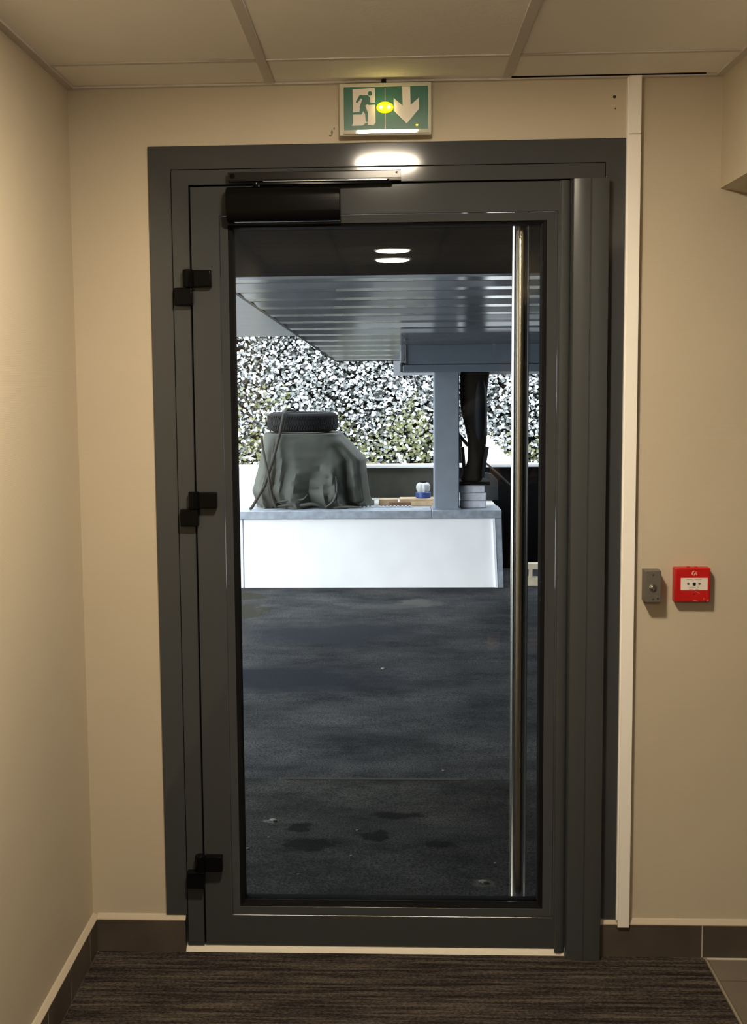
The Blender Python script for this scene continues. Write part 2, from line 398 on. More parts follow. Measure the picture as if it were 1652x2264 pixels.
# left, right, top, bottom (mitred quads with depth)
def frame_ring(o, i, y_o, y_i, yb):
    (ox0, ox1, oz0, oz1), (ix0, ix1, iz0, iz1) = o, i
    O = [(ox0, oz0), (ox1, oz0), (ox1, oz1), (ox0, oz1)]; I = [(ix0, iz0), (ix1, iz0), (ix1, iz1), (ix0, iz1)]
    mb = MB()
    vs = [(p[0], y_o, p[1]) for p in O]+[(p[0], y_i, p[1]) for p in I]+[(p[0], yb, p[1]) for p in O]+[(p[0], yb, p[1]) for p in I]
    fs = []
    for k in range(4):
        j = (k+1) % 4
        fs += [(k, j, 4+j, 4+k), (4+k, 4+j, 12+j, 12+k), (8+k, 12+k, 12+j, 8+j), (k, 8+k, 8+j, j)]
    return mb.add(vs, fs)
plab(frame_ring((lx0, lx1, lz0, lz1), (gx0-bw, gx1+bw+.006, gz0-bw, gz1+bw), -.004, -.004, .066).build('leaf_frame', PAINT, D, bevel=.0025, seg=3), 'anthracite stiles and rails')
plab(frame_ring((bx0, bx1, bz0, bz1), (gx0, gx1, gz0, gz1), yo, yi, .005).build('glazing_bead', PAINT, D, bevel=.0015), 'bevelled bead around the glass')
gk = .0105
plab(frame_ring((gx0-.004, gx1+.004, gz0-.004, gz1+.004), (gx0+gk, gx1-gk, gz0+gk*.8, gz1-gk*.6), .0048, .012, .064).build('gasket', RUBBER, D), 'black rubber gasket around the glass')
# sealed unit of two panes, each leaning by a hair
for (y, th) in ((.030, .0030), (.046, -.0030)):
    p = MB().box(gx0+.002, gx1-.002, -.002, .002, gz0+.002-1.05, gz1-.002-1.05).build('glass_pane', GLASS, D)
    p.rotation_euler = (th, 0, 0); p.location = (0, y, 1.05)
# pull bar on the outside of the leaf
hx = (at(1131, 1200, .10).x+at(1170, 1200, .10).x)/2; hr = .0235; hy = .125
pb = MB().lathe([(hr, 0.04), (hr, 2.03)], (hx, hy, 0), 40).build('pull_bar', STEEL, D, smooth=True)
plab(pb, 'long round stainless steel pull bar outside the glass')
for z in (.085, 2.01): MB().lathe([(.009, .05), (.009, hy)], (hx+.0, 0, z), 16, 'y').build('bar_bracket', STEEL, pb, smooth=True)
MB().box(gx0+.01, gx1-.01, .0225, .0262, gz0+.003, gz0+.011).build('glass_spacer', DARKMETAL, D)

# lock profile on the closing side
LK = thing('lock_profile', 'full-height dark grey lock profile standing proud at the right edge of the door', 'door lock', (.515, -.02, .01))
lz = (.012, 2.071)
pA = [(.4415, -.0045), (.4415, -.010), (.445, -.0135), (.455, -.0145), (.463, -.012), (.468, -.008), (.4695, -.0045)]
plab(MB().prism(pA, 'z', .0135, 2.0695).build('side_channel', PAINT_B, LK, smooth=True), 'narrow rounded channel beside the glass')
pB = [(.4705, -.0055), (.4705, -.028), (.473, -.033), (.484, -.0365), (.500, -.0385), (.5135, -.039), (.5145, -.0365), (.5165, -.0365), (.5175, -.039), (.535, -.0405), (.5505, -.0410), (.5585, -.0395), (.5605, -.037), (.5605, -.0075)]
plab(MB().prism(pB, 'z', .006, 2.0695).build('cover', PAINT_B, LK, smooth=True), 'broad cover with a fine groove')
plab(MB().box(.474, .557, -.033, -.007, 2.0695, 2.0725).build('end_cap', PAINT, LK), 'cap closing the top of the profile')

# hinges
def hinge(x, z, label):
    t = thing('hinge', label, 'hinge', (x, -.006, z), 'black hinges on the left edge of the door')
    def B(a, b, y, z0, z1, n, bv=.003):
        return MB().box(x+a, x+b, -.006-y, -.0052, z+z0, z+z1).build(n, BLACK, t, bevel=bv, seg=3)
    B(.0065, .0535, .0215, .0, .043, 'leaf_plate')
    MB().lathe([(.0135, 0), (.0145, .002), (.0145, .043), (.0125, .045)], (x-.007, -.0205, z), 24).build('barrel', BLACK, t, smooth=True)
    B(-.044, .0035, .0225, -.0475, -.0015, 'frame_plate')
    return t
hinge(-.511, 1.8125, 'black hinge at the top left of the door, under the closer')
hinge(-.5085, 1.234, 'black hinge halfway up the left edge of the door')
hinge(-.513, .239, 'black hinge low on the left edge of the door, above the skirting')

# door closer
CL = thing('door_closer', 'black door closer with a slide rail at the top left of the door', 'door closer', (-.27, -.006, 2.0))
prof = []
y0, y1, z0, z1, r = -.0585, -.0045, 1.9745, 2.0625, .026
for (cy, cz, a0) in ((y0+r, z1-r, 90), (y0+r, z0+r, 180)):
    for k in range(9): a = math.radians(a0+90*k/8); prof.append((cy+r*math.cos(a), cz+r*math.sin(a)))
prof += [(y1, z0), (y1, z1)]
plab(MB().prism(prof, 'x', -.412, -.1195).build('closer_body', BLACK, CL, bevel=.0025, angle=60), 'black rounded closer body')
MB().lathe([(.011, 0), (.011, .0075)], (-.33, -.030, 2.0615), 20).build('spindle', BLACK, CL, smooth=True)
MB().prism([(-.345, -.018), (-.345, -.042), (-.0, -.031), (.012, -.026), (.012, -.018)], 'z', 2.0665, 2.0725).build('arm', BLACK, CL, bevel=.001)
rl = MB().prism([(-.0055, 2.0785), (-.0055, 2.1005), (-.0285, 2.1005), (-.031, 2.098), (-.031, 2.0815), (-.029, 2.0805), (-.029, 2.0785), (-.026, 2.0785), (-.026, 2.0955), (-.010, 2.0955), (-.010, 2.0785)], 'x', -.4085, .0352).build('slide_rail', DARKMETAL, CL)
plab(rl, 'dark metal slide rail on the frame head')
plab(MB().box(-.318, -.002, -.0312, -.029, 2.0760, 2.0772).build('rail_lip', CHROME, rl), 'bright lip under the rail')
plab(MB().box(.004, .0352, -.030, -.006, 2.0742, 2.0785).build('rail_end', BLACK, rl), 'black end stop')
plab(MB().lathe([(.0026, -.0318), (.0026, -.03)], (.0235, 0, 2.0935), 12, 'y').build('screw', INK, rl), 'small screw at the rail end')
plab(MB().lathe([(.007, -.0318), (.007, -.03)], (-.397, 0, 2.0905), 16, 'y').build('rail_plug', BLACK, rl), 'round plug at the rail end')
plab(MB().box(-.3352, -.3330, -.0425, -.041, 2.0680, 2.0722).build('set_screw', CHROME, CL), 'tiny bright screw on the closer arm')

# ------------------------------------------------------------------ exit sign
SG = thing('exit_sign', 'green illuminated exit sign with running man and down arrow above the door', 'exit sign', (-.004, 0, 2.245))
sx0, sx1, sz0, sz1 = -.1205, .1125, 2.1845, 2.3135
plab(MB().box(sx0+.006, sx1-.006, -.030, -.001, sz0+.006, sz1-.004).build('housing', SIGNW, SG, bevel=.004), 'pale housing behind the sign face')
o_ = (sx0, sx1, sz0, sz1); i_ = (sx0+.0115, sx1-.0085, sz0+.0135, sz1-.0095)
plab(frame_ring(o_, i_, -.0405, -.0445, -.028).build('frame', SIGNFRAME, SG, bevel=.002, seg=3), 'pale translucent frame')
fy = -.0385
plab(MB().box(i_[0]-.002, i_[1]+.002, fy, -.030, i_[2]-.002, i_[3]+.002).build('green_panel', GREEN, SG), 'green panel')
# pictograms, measured on the sign face
su = lambda px: sx0+(px-749)/206*(sx1-sx0)
sv = lambda py: sz1-(py-184)/116*(sz1-sz0)
def zx(cx_, cy_): return su(700+cx_/5.507), sv(90+cy_/5.507)
def flat(name, polys, m, parent, y, t=.0006, lab=None):
    mb = MB()
    for k, poly in enumerate(polys): mb.prism([zx(*p) for p in poly], 'y', y-t-k*.00006, y-.00001*k)
    o = mb.build(name, m, parent)
    if lab: plab(o, lab)
    return o
flat('doorway_symbol', [[(435, 590), (710, 578), (716, 1000), (690, 1035), (640, 1030), (425, 1035), (440, 1000)]], SIGNW, SG, fy, lab='white doorway')
def seg(a, b, w0, w1):
    a, b = Vector(a), Vector(b); d = (b-a).normalized(); n = Vector((-d.y, d.x))
    out = []
    for k in range(7): t = PI/2+PI*k/6; out.append(tuple(a+w0*(d*math.cos(t)+n*math.sin(t))))
    for k in range(7): t = -PI/2+PI*k/6; out.append(tuple(b+w1*(d*math.cos(t)+n*math.sin(t))))
    return out
head = [(650+27*math.cos(2*PI*k/20), 645+27*math.sin(2*PI*k/20)) for k in range(20)]
man = [head, [(560, 665), (625, 665), (650, 700), (640, 765), (575, 800), (520, 815), (545, 740)],
       seg((575, 690), (530, 680), 22, 18), seg((530, 682), (488, 745), 17, 13), seg((632, 700), (635, 770), 20, 14), seg((635, 772), (712, 770), 14, 11),
       seg((560, 790), (535, 880), 32, 18), seg((535, 882), (440, 884), 17, 13), seg((560, 800), (605, 885), 32, 18), seg((605, 885), (607, 980), 17, 13)]
flat('running_man', man, GREEN, SG, fy-.0006, lab='green running figure')
flat('stair_symbol', [[(590, 1005), (618, 1000), (620, 1035), (560, 1035)]], GREEN, SG, fy-.0006)
flat('down_arrow', [[(1045, 568), (1143, 568), (1147, 795), (1250, 705), (1248, 845), (1100, 1018), (942, 860), (940, 705), (1050, 800)]], SIGNW, SG, fy, lab='white arrow pointing down')
x_, z_ = zx(832, 818)
plab(MB().ell((x_, fy-.0005, z_), (.0215, .0035, .0145), 28).build('led_halo', HALOY, SG, smooth=True), 'yellow halo painted around the two lights')  # added glowing oval, stands in for the halo around the lights
for cx_ in (782, 880):
    x_, z_ = zx(cx_, 818)
    plab(MB().ell((x_, fy-.0065, z_), (.0036, .0036, .0036), 16).build('indicator_light', LEDY, SG, smooth=True), 'glowing yellow light')
x_, z_ = zx(1225, 1040)
plab(MB().ell((x_, fy-.002, z_), (.0035, .0025, .0022), 14).build('status_light', LEDO, SG, smooth=True), 'small orange light')
x_, z_ = zx(835, 700)
MB().box(x_-.0006, x_+.0006, fy-.001, fy, sz0+.016, sz1-.012).build('cover_seam', SIGNW, SG)
x_, z_ = zx(820, 485)
MB().lathe([(.006, ZC-.009), (.006, ZC-.001)], (x_, -.022, 0), 14).build('cable_entry', RUBBER, SG)
# glossy lower bar of the cover that mirrors the ceiling lamp
plab(MB().prism([(-.030, sz0+.002), (-.0455, sz0+.0030), (-.0466, sz0+.0036), (-.04695, sz0+.0120), (-.0460, sz0+.0126), (-.040, sz0+.0126)], 'x', sx0+.010, sx1-.007).build('cover_ledge', mat('clear_ledge', (.55, .53, .45), .03, 0, .6), SG), 'glossy lower ledge of the cover')

# ------------------------------------------------------------------ cable trunking
TR = thing('cable_trunking', 'narrow white cable trunking running from ceiling to skirting beside the door', 'trunking', (.624, 0, .09))
MB().box(.6065, .6415, -.0165, -.0075 if False else -.0005, .1085, ZC-.001).build('base', WHITEPL, TR)
plab(MB().box(.6105, .6412, -.0205, -.017, .0895, 2.1795).build('cover', WHITEPL, TR, bevel=.0008), 'long lower cover')
plab(MB().box(.6105, .6412, -.0205, -.017, 2.1805, ZC-.0015).build('cover', WHITEPL, TR, bevel=.0008), 'short upper cover')
MB().box(.6105, .6405, -.0170, -.0138, .0895, .1085).build('tongue', WHITEPL, TR)

# exit push button
p = .042
a = at(1427.5, 1262.5, -p); b = at(1461.5, 1331.5, -p)
BX = thing('push_button_box', 'small grey box with a round metal push button right of the white trunking', 'push button', ((a.x+b.x)/2, 0, b.z))
plab(MB().box(a.x, b.x, -p, .003, b.z, a.z).build('box', GREYBOX, BX, bevel=.001), 'grey metal box')
cx_, cz_ = (a.x+b.x)/2-.0015, at(1443, 1299, -p).z
plab(MB().lathe([(.0098, -p), (.0098, -p-.0015), (.0085, -p-.003), (.008, -p-.0022), (.007, -p-.005), (.004, -p-.0065), (.0005, -p-.007)], (cx_, 0, cz_), 24, 'y').build('button', CHROME, BX, smooth=True), 'round shiny button')
for zz, dx in ((a.z-.010, 0), (b.z+.0085, 0)):
    MB().lathe([(.0028, -p), (.0024, -p-.0012), (.0004, -p-.0016)], (cx_+.001, 0, zz), 12, 'y').build('screw', CHROME, BX, smooth=True)
MB().lathe([(.0026, -p-.0003), (.0026, -p)], (b.x-.008, 0, b.z+.0095), 12, 'y').build('screw_hole', INK, BX)

# fire alarm call point
p = .0275
a = at(1493, 1256, -p); b = at(1571, 1331, -p)
CPt = thing('fire_alarm_call_point', 'square red fire alarm call point with white panel at the right', 'fire alarm', ((a.x+b.x)/2, 0, b.z))
W_, H_ = b.x-a.x, a.z-b.z
plab(MB().box(a.x, b.x, -p, .003, b.z, a.z).build('housing', RED, CPt, bevel=.004, seg=3), 'red plastic housing')
cu = lambda v: a.x+(v-390)/(1300-390)*W_
cv = lambda v: a.z-(v-285)/(1170-285)*H_
def cbox(x0, x1, y0, y1, y, t, name, m, parent, bv=0): return MB().box(cu(x0), cu(x1), y-t, y, cv(y1), cv(y0)).build(name, m, parent, bevel=bv)
pn = plab(cbox(540, 1220, 540, 862, -p, .0008, 'panel', SIGNW, CPt), 'white press panel')
py_ = -p-.0008
def cpoly(pts, name, m): return MB().prism([(cu(x), cv(y)) for x, y in pts], 'y', py_-.0004, py_).build(name, m, pn)
cpoly([(880+45*math.cos(2*PI*k/24), 700+45*math.sin(2*PI*k/24)) for k in range(24)], 'dot_symbol', INK)
cpoly([(695, 685), (730, 685), (730, 665), (772, 700), (730, 735), (730, 715), (695, 715)], 'arrow_symbol', INK)
cpoly([(1052, 685), (1015, 685), (1015, 665), (970, 700), (1015, 735), (1015, 715), (1052, 715)], 'arrow_symbol', INK)
for row, (y, words, m) in enumerate(((580, ((685, 835), (885, 1075)), TEXTGREY), (785, ((745, 915), (965, 1000)), TEXTGREY), (840, ((750, 860), (905, 985)), REDPRINT))):
    mb = MB()
    for (x0, x1) in words:
        x = x0
        while x < x1-10:
            w = random.choice((12, 16, 18)); mb.box(cu(x), cu(min(x+w, x1)), py_-.0003, py_, cv(y+random.choice((9, 10, 11))), cv(y-10)); x += w+5
    mb.build('small_print', m, pn)
# flame and house emblem
PINK = mat('pale_print', (.75, .42, .36), .6)
fl_ = [(850, 470), (815, 455), (808, 420), (825, 385), (850, 360), (885, 358), (870, 385), (850, 405), (838, 440), (850, 462)]
fl2 = [(862, 455), (905, 395), (945, 440), (955, 468), (935, 480), (920, 445), (905, 425), (885, 455), (880, 485), (860, 485)]
mb = MB()
for poly in (fl_, fl2, [(905, 372), (935, 385), (950, 410), (930, 400)]): mb.prism([(cu(x), cv(y)) for x, y in poly], 'y', -p-.0004, -p)
plab(mb.build('flame_emblem', PINK, CPt), 'pale house and flame emblem')
MB().lathe([(.0018, -p-.0003), (.0018, -p)], (cu(880), 0, cv(965)), 12, 'y').build('keyhole', INK, CPt)
mb = MB()
for pts in ([(900, 895), (960, 905), (1020, 945)], [(860, 1120), (920, 1130), (990, 1150)], [(1130, 1060), (1130, 1120)], [(1200, 1155), (1255, 1110)]):
    mb.tube([(cu(x), -p-.0001, cv(y)) for x, y in pts], .0004, 6)
plab(mb.build('scratches', PINK, CPt), 'pale scratches')
mb = MB()
for x in (760, 960): mb.box(cu(x-40), cu(x+40), -.018, -.006, a.z-.001, a.z+.0016)
mb.build('top_clip', RED, CPt)

# drill holes left in the wall above the casing, by the trunking
hp = at(1359, 214, 0)
for (px, py, r, lab) in ((1359, 214, .0038, 'larger dark drill hole in the wall left of the trunking top'), (1361, 240, .0018, 'tiny dark drill hole under the larger one left of the trunking')):
    hp = at(px, py, 0)
    tag(MB().lathe([(r, -.0008), (r, .004)], (hp.x, 0, hp.z), 12, 'y').build('drill_hole', INK), lab, 'hole', 'drill holes above the door')
# scuffs on the wall left of the exit sign
mb = MB()
for (px, py, rx, rz) in ((734, 293, .003, .006), (739, 285, .002, .005), (731, 300, .004, .003)):
    q = at(px, py, 0); mb.add([(q.x+rx*math.cos(2*PI*k/10)*random.uniform(.6, 1.2), -.0006, q.z+rz*math.sin(2*PI*k/10)*random.uniform(.6, 1.2)) for k in range(10)], [tuple(range(10))])
tag(mb.build('scuff_mark', mat('scuff', (.2, .17, .12), .8)), 'dark scuff mark on the wall left of the exit sign', 'scuff mark')

# ------------------------------------------------------------------ ceiling lamps
def lamp():
    t = thing('ceiling_light', 'round flush ceiling light', 'ceiling light', (0, 0, 0), 'round ceiling lights along the corridor')
    MB().lathe([(.114, 0), (.114, -.0045), (.110, -.0062), (.103, -.0062), (.103, 0)], (0, 0, 0), 48).build('ring', LAMPR, t, smooth=True)
    MB().lathe([(.1030, -.0055), (.0985, -.0085), (.085, -.0118), (.06, -.0140), (.03, -.0150), (.002, -.0152)], (0, 0, 0), 48).build('diffuser', LAMPM, t, smooth=True)
    return t
def copy_tree(o, parent=None):
    c = o.copy(); COL.objects.link(c)
    if parent is not None: c.parent = parent
    for ch in [x for x in bpy.data.objects if x.parent == o]: copy_tree(ch, c)
    return c
l0 = lamp(); l0.location = (.0, -1.12, ZC); l0['label'] = 'round ceiling light nearest the door, mirrored in the frame head'
l1 = copy_tree(l0); l1.location = (.03, -4.12, ZC); l1['label'] = 'round ceiling light mirrored twice in the glass, behind the viewer'

# ------------------------------------------------------------------ OUTSIDE
# ground: near strip of old asphalt, then a long apron falling gently away
mb = MB()
ya, yb_ = .25, 1.456
mb.add([(-6, ya, 0), (7, ya, 0), (7, yb_, GZ(yb_)+.006), (-6, yb_, GZ(yb_)+.006), (-6, ya, -.3), (7, ya, -.3), (7, yb_, -.3), (-6, yb_, -.3)], [(0, 1, 2, 3), (3, 2, 6, 7), (4, 7, 6, 5), (0, 4, 5, 1), (1, 5, 6, 2), (0, 3, 7, 4)])
tag(mb.build('ground_near', ASPH2), 'dark worn asphalt strip just outside the door', 'ground', kind='structure')
mb = MB()
mb.add([(-9, yb_, GZ(yb_)), (9, yb_, GZ(yb_)), (9, 8.6, GZ(8.6)), (-9, 8.6, GZ(8.6)), (-9, yb_, -.6), (9, yb_, -.6), (9, 8.6, -.6), (-9, 8.6, -.6)], [(0, 1, 2, 3), (4, 7, 6, 5), (0, 4, 5, 1), (2, 6, 7, 3), (1, 5, 6, 2), (0, 3, 7, 4)])
tag(mb.build('ground', ASPH), 'blue-grey asphalt yard under the canopy', 'ground', kind='structure')
tag(MB().box(-.42, .30, yb_-.012, yb_+.004, GZ(yb_)-.01, GZ(yb_)+.009).build('trim_3', mat('worn_edge', (.055, .053, .046), .9, 0, .1)), 'pale worn edge line across the asphalt', 'edge', kind='structure')
# outer face of the building
tag(MB().box(-2.2, FLx-.02, .25, .30, -.3, 3.2).box(FRx+.02, 7, .25, .30, -.3, 3.2).box(FLx-.02, FRx+.02, .25, .30, FTz-.02, 3.2).build('wall_outside', RENDERX), 'outer face of the wall around the door', 'wall', kind='structure')

# canopy: plane falling away from the building
SZ = lambda y: 2.422-.107*y
YS, YE = 2.905, 6.525
e0 = at(515, 620, 3.345); e1 = at(745, 778, YE)
EX = lambda y: e0.x+(e1.x-e0.x)*(y-e0.y)/(e1.y-e0.y)
XRr = 3.27
# dark inner part by the building
mb = MB()
def slab(poly, dz0, dz1, m=0, f=None):
    f = f or SZ; n = len(poly)
    mb.add([(x, y, f(y)+dz0) for x, y in poly]+[(x, y, f(y)+dz1) for x, y in poly], [tuple(range(n)), tuple(range(2*n-1, n-1, -1))]+[(i, i+n, (i+1) % n+n, (i+1) % n) for i in range(n)], m)
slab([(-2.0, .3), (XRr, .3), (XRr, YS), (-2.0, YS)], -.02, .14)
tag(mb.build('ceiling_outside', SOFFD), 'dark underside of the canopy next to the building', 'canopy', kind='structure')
# slatted part: stepped planks with bevelled joints, one mesh
mb = MB()
ny = 13; pw = (YE-YS)/ny
for k in range(ny):
    ya, yb2 = YS+k*pw, YS+(k+1)*pw
    prof = [(ya+.004, SZ(ya)+.012), (ya+.022, SZ(ya)+.001), (ya+.15, SZ(ya+.15)-.005), (yb2-.035, SZ(yb2-.03)-.003), (yb2-.010, SZ(yb2)+.014), (yb2-.010, SZ(yb2)+.05), (ya+.004, SZ(ya)+.05)]
    x0 = lambda y: max(-5, EX(y)) if y > 3.2 else EX(3.2)-.0
    n = len(prof); vs = [(EX(y), y, z) for y, z in prof]+[(XRr, y, z) for y, z in prof]
    mb.add(vs, [tuple(range(n)), tuple(range(2*n-1, n-1, -1))]+[(i, i+n, (i+1) % n+n, (i+1) % n) for i in range(n)])
slab([(EX(YS), YS), (XRr, YS), (XRr, YE), (EX(YE), YE)], .045, .14, 1)
tag(mb.build('canopy_soffit', [SLAT, FASC]), 'blue-grey slatted underside of the canopy', 'canopy', kind='structure')
# black fascia along its oblique edge
mb = MB()
slab([(EX(YS)-.022, YS), (EX(YS), YS), (EX(YE), YE), (EX(YE)-.022, YE)], -.004, .15)
slab([(EX(YE)-.022, YE), (XRr, YE), (XRr, YE+.02), (EX(YE)-.022, YE+.02)], -.004, .15)
tag(mb.build('canopy_edge', FASC), 'black edge strip of the slatted canopy', 'edge strip', kind='structure')
# pale soffit further left
mb = MB(); SZ2 = lambda y: SZ(y)+.085
yp1 = 5.72; npk = 10; q0 = YS
for k in range(npk):
    ya, yb2 = q0+(yp1-q0)*k/npk, q0+(yp1-q0)*(k+1)/npk-.006
    slab([(-2.3, ya), (EX(ya)+.10, ya), (EX(yb2)+.10, yb2), (-2.3, yb2)], 0, .03, 0, SZ2)
slab([(-2.3, q0), (EX(q0)+.1, q0), (EX(yp1)+.1, yp1), (-2.3, yp1)], .028, .08, 0, SZ2)
tag(mb.build('eaves', SLATP), 'pale slatted eaves at the upper left beyond the dark edge', 'eaves', kind='structure')

# beam
by0, by1 = 5.62, 5.95
bl = at(886, 780, by0).x; bb = at(1000, 805, by0).z
BE = thing('steel_beam', 'blue-grey box beam under the canopy at the upper right of the glass', 'beam', (bl, by0, bb))
plab(MB().box(bl+.045, XRr, by0, by1, bb, SZ(by0)+.03).build('web', BEAM, BE, bevel=.004), 'flat blue-grey face')
plab(MB().box(bl+.012, XRr, by0-.035, by1, bb-.058, bb-.003).build('lower_flange', BEAM, BE, bevel=.01), 'rounded lower flange')
plab(MB().box(bl, bl+.022, by0-.02, by1+.3, bb+.0, SZ(by0)+.01).box(bl+.030, bl+.044, by0-.012, by1, bb, SZ(by0)+.02).build('end_plate', SLAT, BE, bevel=.003), 'pale ribbed end plate')
plab(MB().box(bl-.004, bl+.03, by0-.03, by0+.03, bb-.055, bb+.012).build('end_stop', FASC, BE, bevel=.008), 'black corner stop')
gy = 6.63; g1 = at(870, 818, gy)
tag(MB().prism([(gy, g1.z-.045), (gy+.11, g1.z-.045), (gy+.12, g1.z+.03), (gy+.11, g1.z+.03), (gy+.102, g1.z-.036), (gy+.01, g1.z-.036), (gy+.006, g1.z+.1), (gy, g1.z+.1)], 'x', g1.x, XRr).build('gutter', SLATP), 'pale gutter behind the beam, above the column', 'gutter')
# column
c0, c1 = at(960, 1000, 6.36), at(1016, 1000, 6.36)
capz = at(800, 1130, 6.26).z
CO = thing('steel_column', 'blue-grey square column standing on the low white wall', 'column', ((c0.x+c1.x)/2, 6.36, capz))
MB().box(c0.x, c1.x, 6.36, 6.54, capz, SZ(6.5)-.02).build('shaft', POST, CO, bevel=.008)
MB().box(c0.x-.012, c1.x+.012, 6.35, 6.56, capz, capz+.008).build('base_plate', POST, CO, bevel=.002)

# low white wall with zinc flashing
wy = 6.29
WLz = capz-.05
LW = thing('low_wall', 'low white rendered wall with grey metal flashing across the yard', 'low wall', (-.1, wy, GZ(wy)))
wl, wr0, wr1 = at(540, 1220, wy).x, at(1094, 1150, wy).x, at(1101, 1295, wy).x
gz = GZ(wy)-.03
mb = MB(); mb.prism([(wl, gz), (wr1, gz), (wr0, WLz), (wl, WLz)], 'y', wy, 7.35)
plab(mb.build('white_face', WHITEW, LW), 'white rendered face')
plab(MB().box(-3.2, wl-.012, wy+.006, 7.35, gz, WLz).build('return_panel', WHITEW, LW), 'white panel at the left of a dark joint')
plab(MB().box(wl-.012, wl, wy+.02, 7.3, gz, WLz).build('joint', ZINC, LW), 'grey joint')
fx0, fx1 = at(1109, 1140, wy).x, at(1114, 1296, wy).x
plab(MB().prism([(wr0+.001, WLz), (fx0, WLz), (fx1, gz), (wr1+.001, gz)], 'y', wy-.012, 7.35).build('end_flashing', ZINC, LW, bevel=.003), 'grey metal flashing down the right end')
plab(MB().prism([(wr0-.020, WLz), (wr0, WLz), (wr1, gz), (wr1-.018, gz)], 'y', wy-.016, wy+.0).build('end_strip', mat('white_strip', (.85, .88, .92), .4), LW), 'white edge strip beside the flashing')
cj = at(955, 1138, wy).x
plab(MB().box(-3.2, cj-.0015, wy-.025, 6.62, WLz-.012, capz).box(cj+.0015, fx0, wy-.025, 6.62, WLz-.012, capz).build('cap', ZINC, LW, bevel=.003), 'folded grey metal cap')
plab(MB().box(-3.2, fx0-.01, 6.62, 7.36, WLz-.1, capz-.004).build('shelf', CONC, LW), 'rough concrete top behind the cap')

# parapet behind
py2 = 7.36
pt = at(880, 1027, py2).z; pt2 = at(880, 1034, py2).z
PP = thing('parapet', 'parapet behind the low wall, pale rail, olive middle, white left end', 'parapet', (0, py2, capz))
xs = at(600, 1080, py2).x; xe = at(1006, 1080, py2).x
MB().box(-3.2, 3.4, py2-.03, py2+.12, pt2, pt).build('rail', WHITEP, PP, bevel=.004)
plab(MB().box(xs, xe, py2, py2+.1, capz-.004, pt2-.001).build('olive_board', OLIVE, PP), 'dull olive board')
plab(MB().box(-3.2, xs-.003, py2, py2+.1, capz-.004, pt2-.001).build('white_panel', WHITEP, PP), 'white panel')
plab(MB().box(-3.2, xs-.003, py2-.012, py2-.001, at(540, 1045, py2).z, pt2-.001).build('panel_trim', WHITEP, PP), 'upper trim of the white panel')
tag(MB().box(xe+.004, 3.4, py2+.002, py2+.1, GZ(py2)-.1, pt2-.001).box(3.3, 3.4, .3, py2, GZ(5)-.2, 2.6).build('wall_yard', DARKW), 'black wall at the right of the yard, with an added unseen side wall', 'wall', kind='structure')  # second box is out of view, added to keep the right side dark

# tarpaulin over a stack, tyre on top
TY = 6.80
def px2(px, py, Y=6.5): q = at(px, py, Y); return q.x, q.z
keyr = [(1129, 560, 826, .36), (1120, 562, 822, .365), (1108, 557, 818, .375), (1088, 551, 815, .37), (1070, 556, 812, .36), (1045, 563, 810, .345), (1020, 568, 808, .33), (1000, 571, 790, .318), (980, 575, 771, .31), (968, 577, 758, .302), (961.5, 578, 754, .298), (960, 583, 751, .292)]
rows = []
for (A_, B_) in zip(keyr[:-1], keyr[1:]):
    for t in ((0, .25, .5, .75) if A_[0]-B_[0] > 9 else (0, .5)): rows.append(tuple(A_[i]+(B_[i]-A_[i])*t for i in range(4)))
rows.append(keyr[-1])
N_ = 160; rings = []
FOLDS = [(.12, .02, .085, .10, .30), (.36, .54, -.075, .05, .42), (.64, .66, .11, .075, .16), (.86, .96, -.04, .07, .08), (-.22, -.26, -.05, .11, .35), (-.66, -.58, .05, .045, .05), (-.56, -.47, -.035, .04, .05), (.20, .26, -.03, .05, .5), (-.05, -.12, -.035, .05, .55), (-.85, -.80, -.03, .05, .1)]
def fold(a, t):   # t: 0 top .. 1 bottom
    return (.018*math.sin(7*a+.6)+.022*math.sin(11*a+2.1)*t+.014*math.sin(23*a+4*t)*t+.008*math.sin(41*a+1.3))*t
for (py, l, r, dep) in rows:
    x0, z = px2(l, py); x1, _ = px2(r, py)
    t = (py-960)/170; cxr, hw = (x0+x1)/2, (x1-x0)/2
    ring = []
    for k in range(N_):
        a = 2*PI*k/N_; c, s_ = math.cos(a), math.sin(a)
        e = .55
        ux = math.copysign(abs(c)**e, c); uy = math.copysign(abs(s_)**e, s_)
        w = 1+fold(a, t)*(1-abs(ux)**6*.8)
        dy = 0
        if s_ < 0:   # folds on the front face: valleys push in, ridges stand out
            for (ua, ub, amp, wd, ts_) in FOLDS:
                if t > ts_:
                    g_ = (t-ts_)/(1-ts_); uc = ua+(ub-ua)*g_
                    dy += amp*g_**.7*math.exp(-((ux-uc)/wd)**2)
        zz = z + (.012*math.sin(9*a+1)+.010*math.sin(17*a))*max(0, t-.85)/.15*(1 if py < 1129 else .0)
        ring.append((cxr+hw*ux*(1+.35*fold(a, t)), TY+dep*uy*w+dy, zz))
    rings.append(ring)
x0, z = px2(668, 959.3); rings.append([(x0+.55*(p[0]-x0), TY+.6*(p[1]-TY), z) for p in rings[-1]])
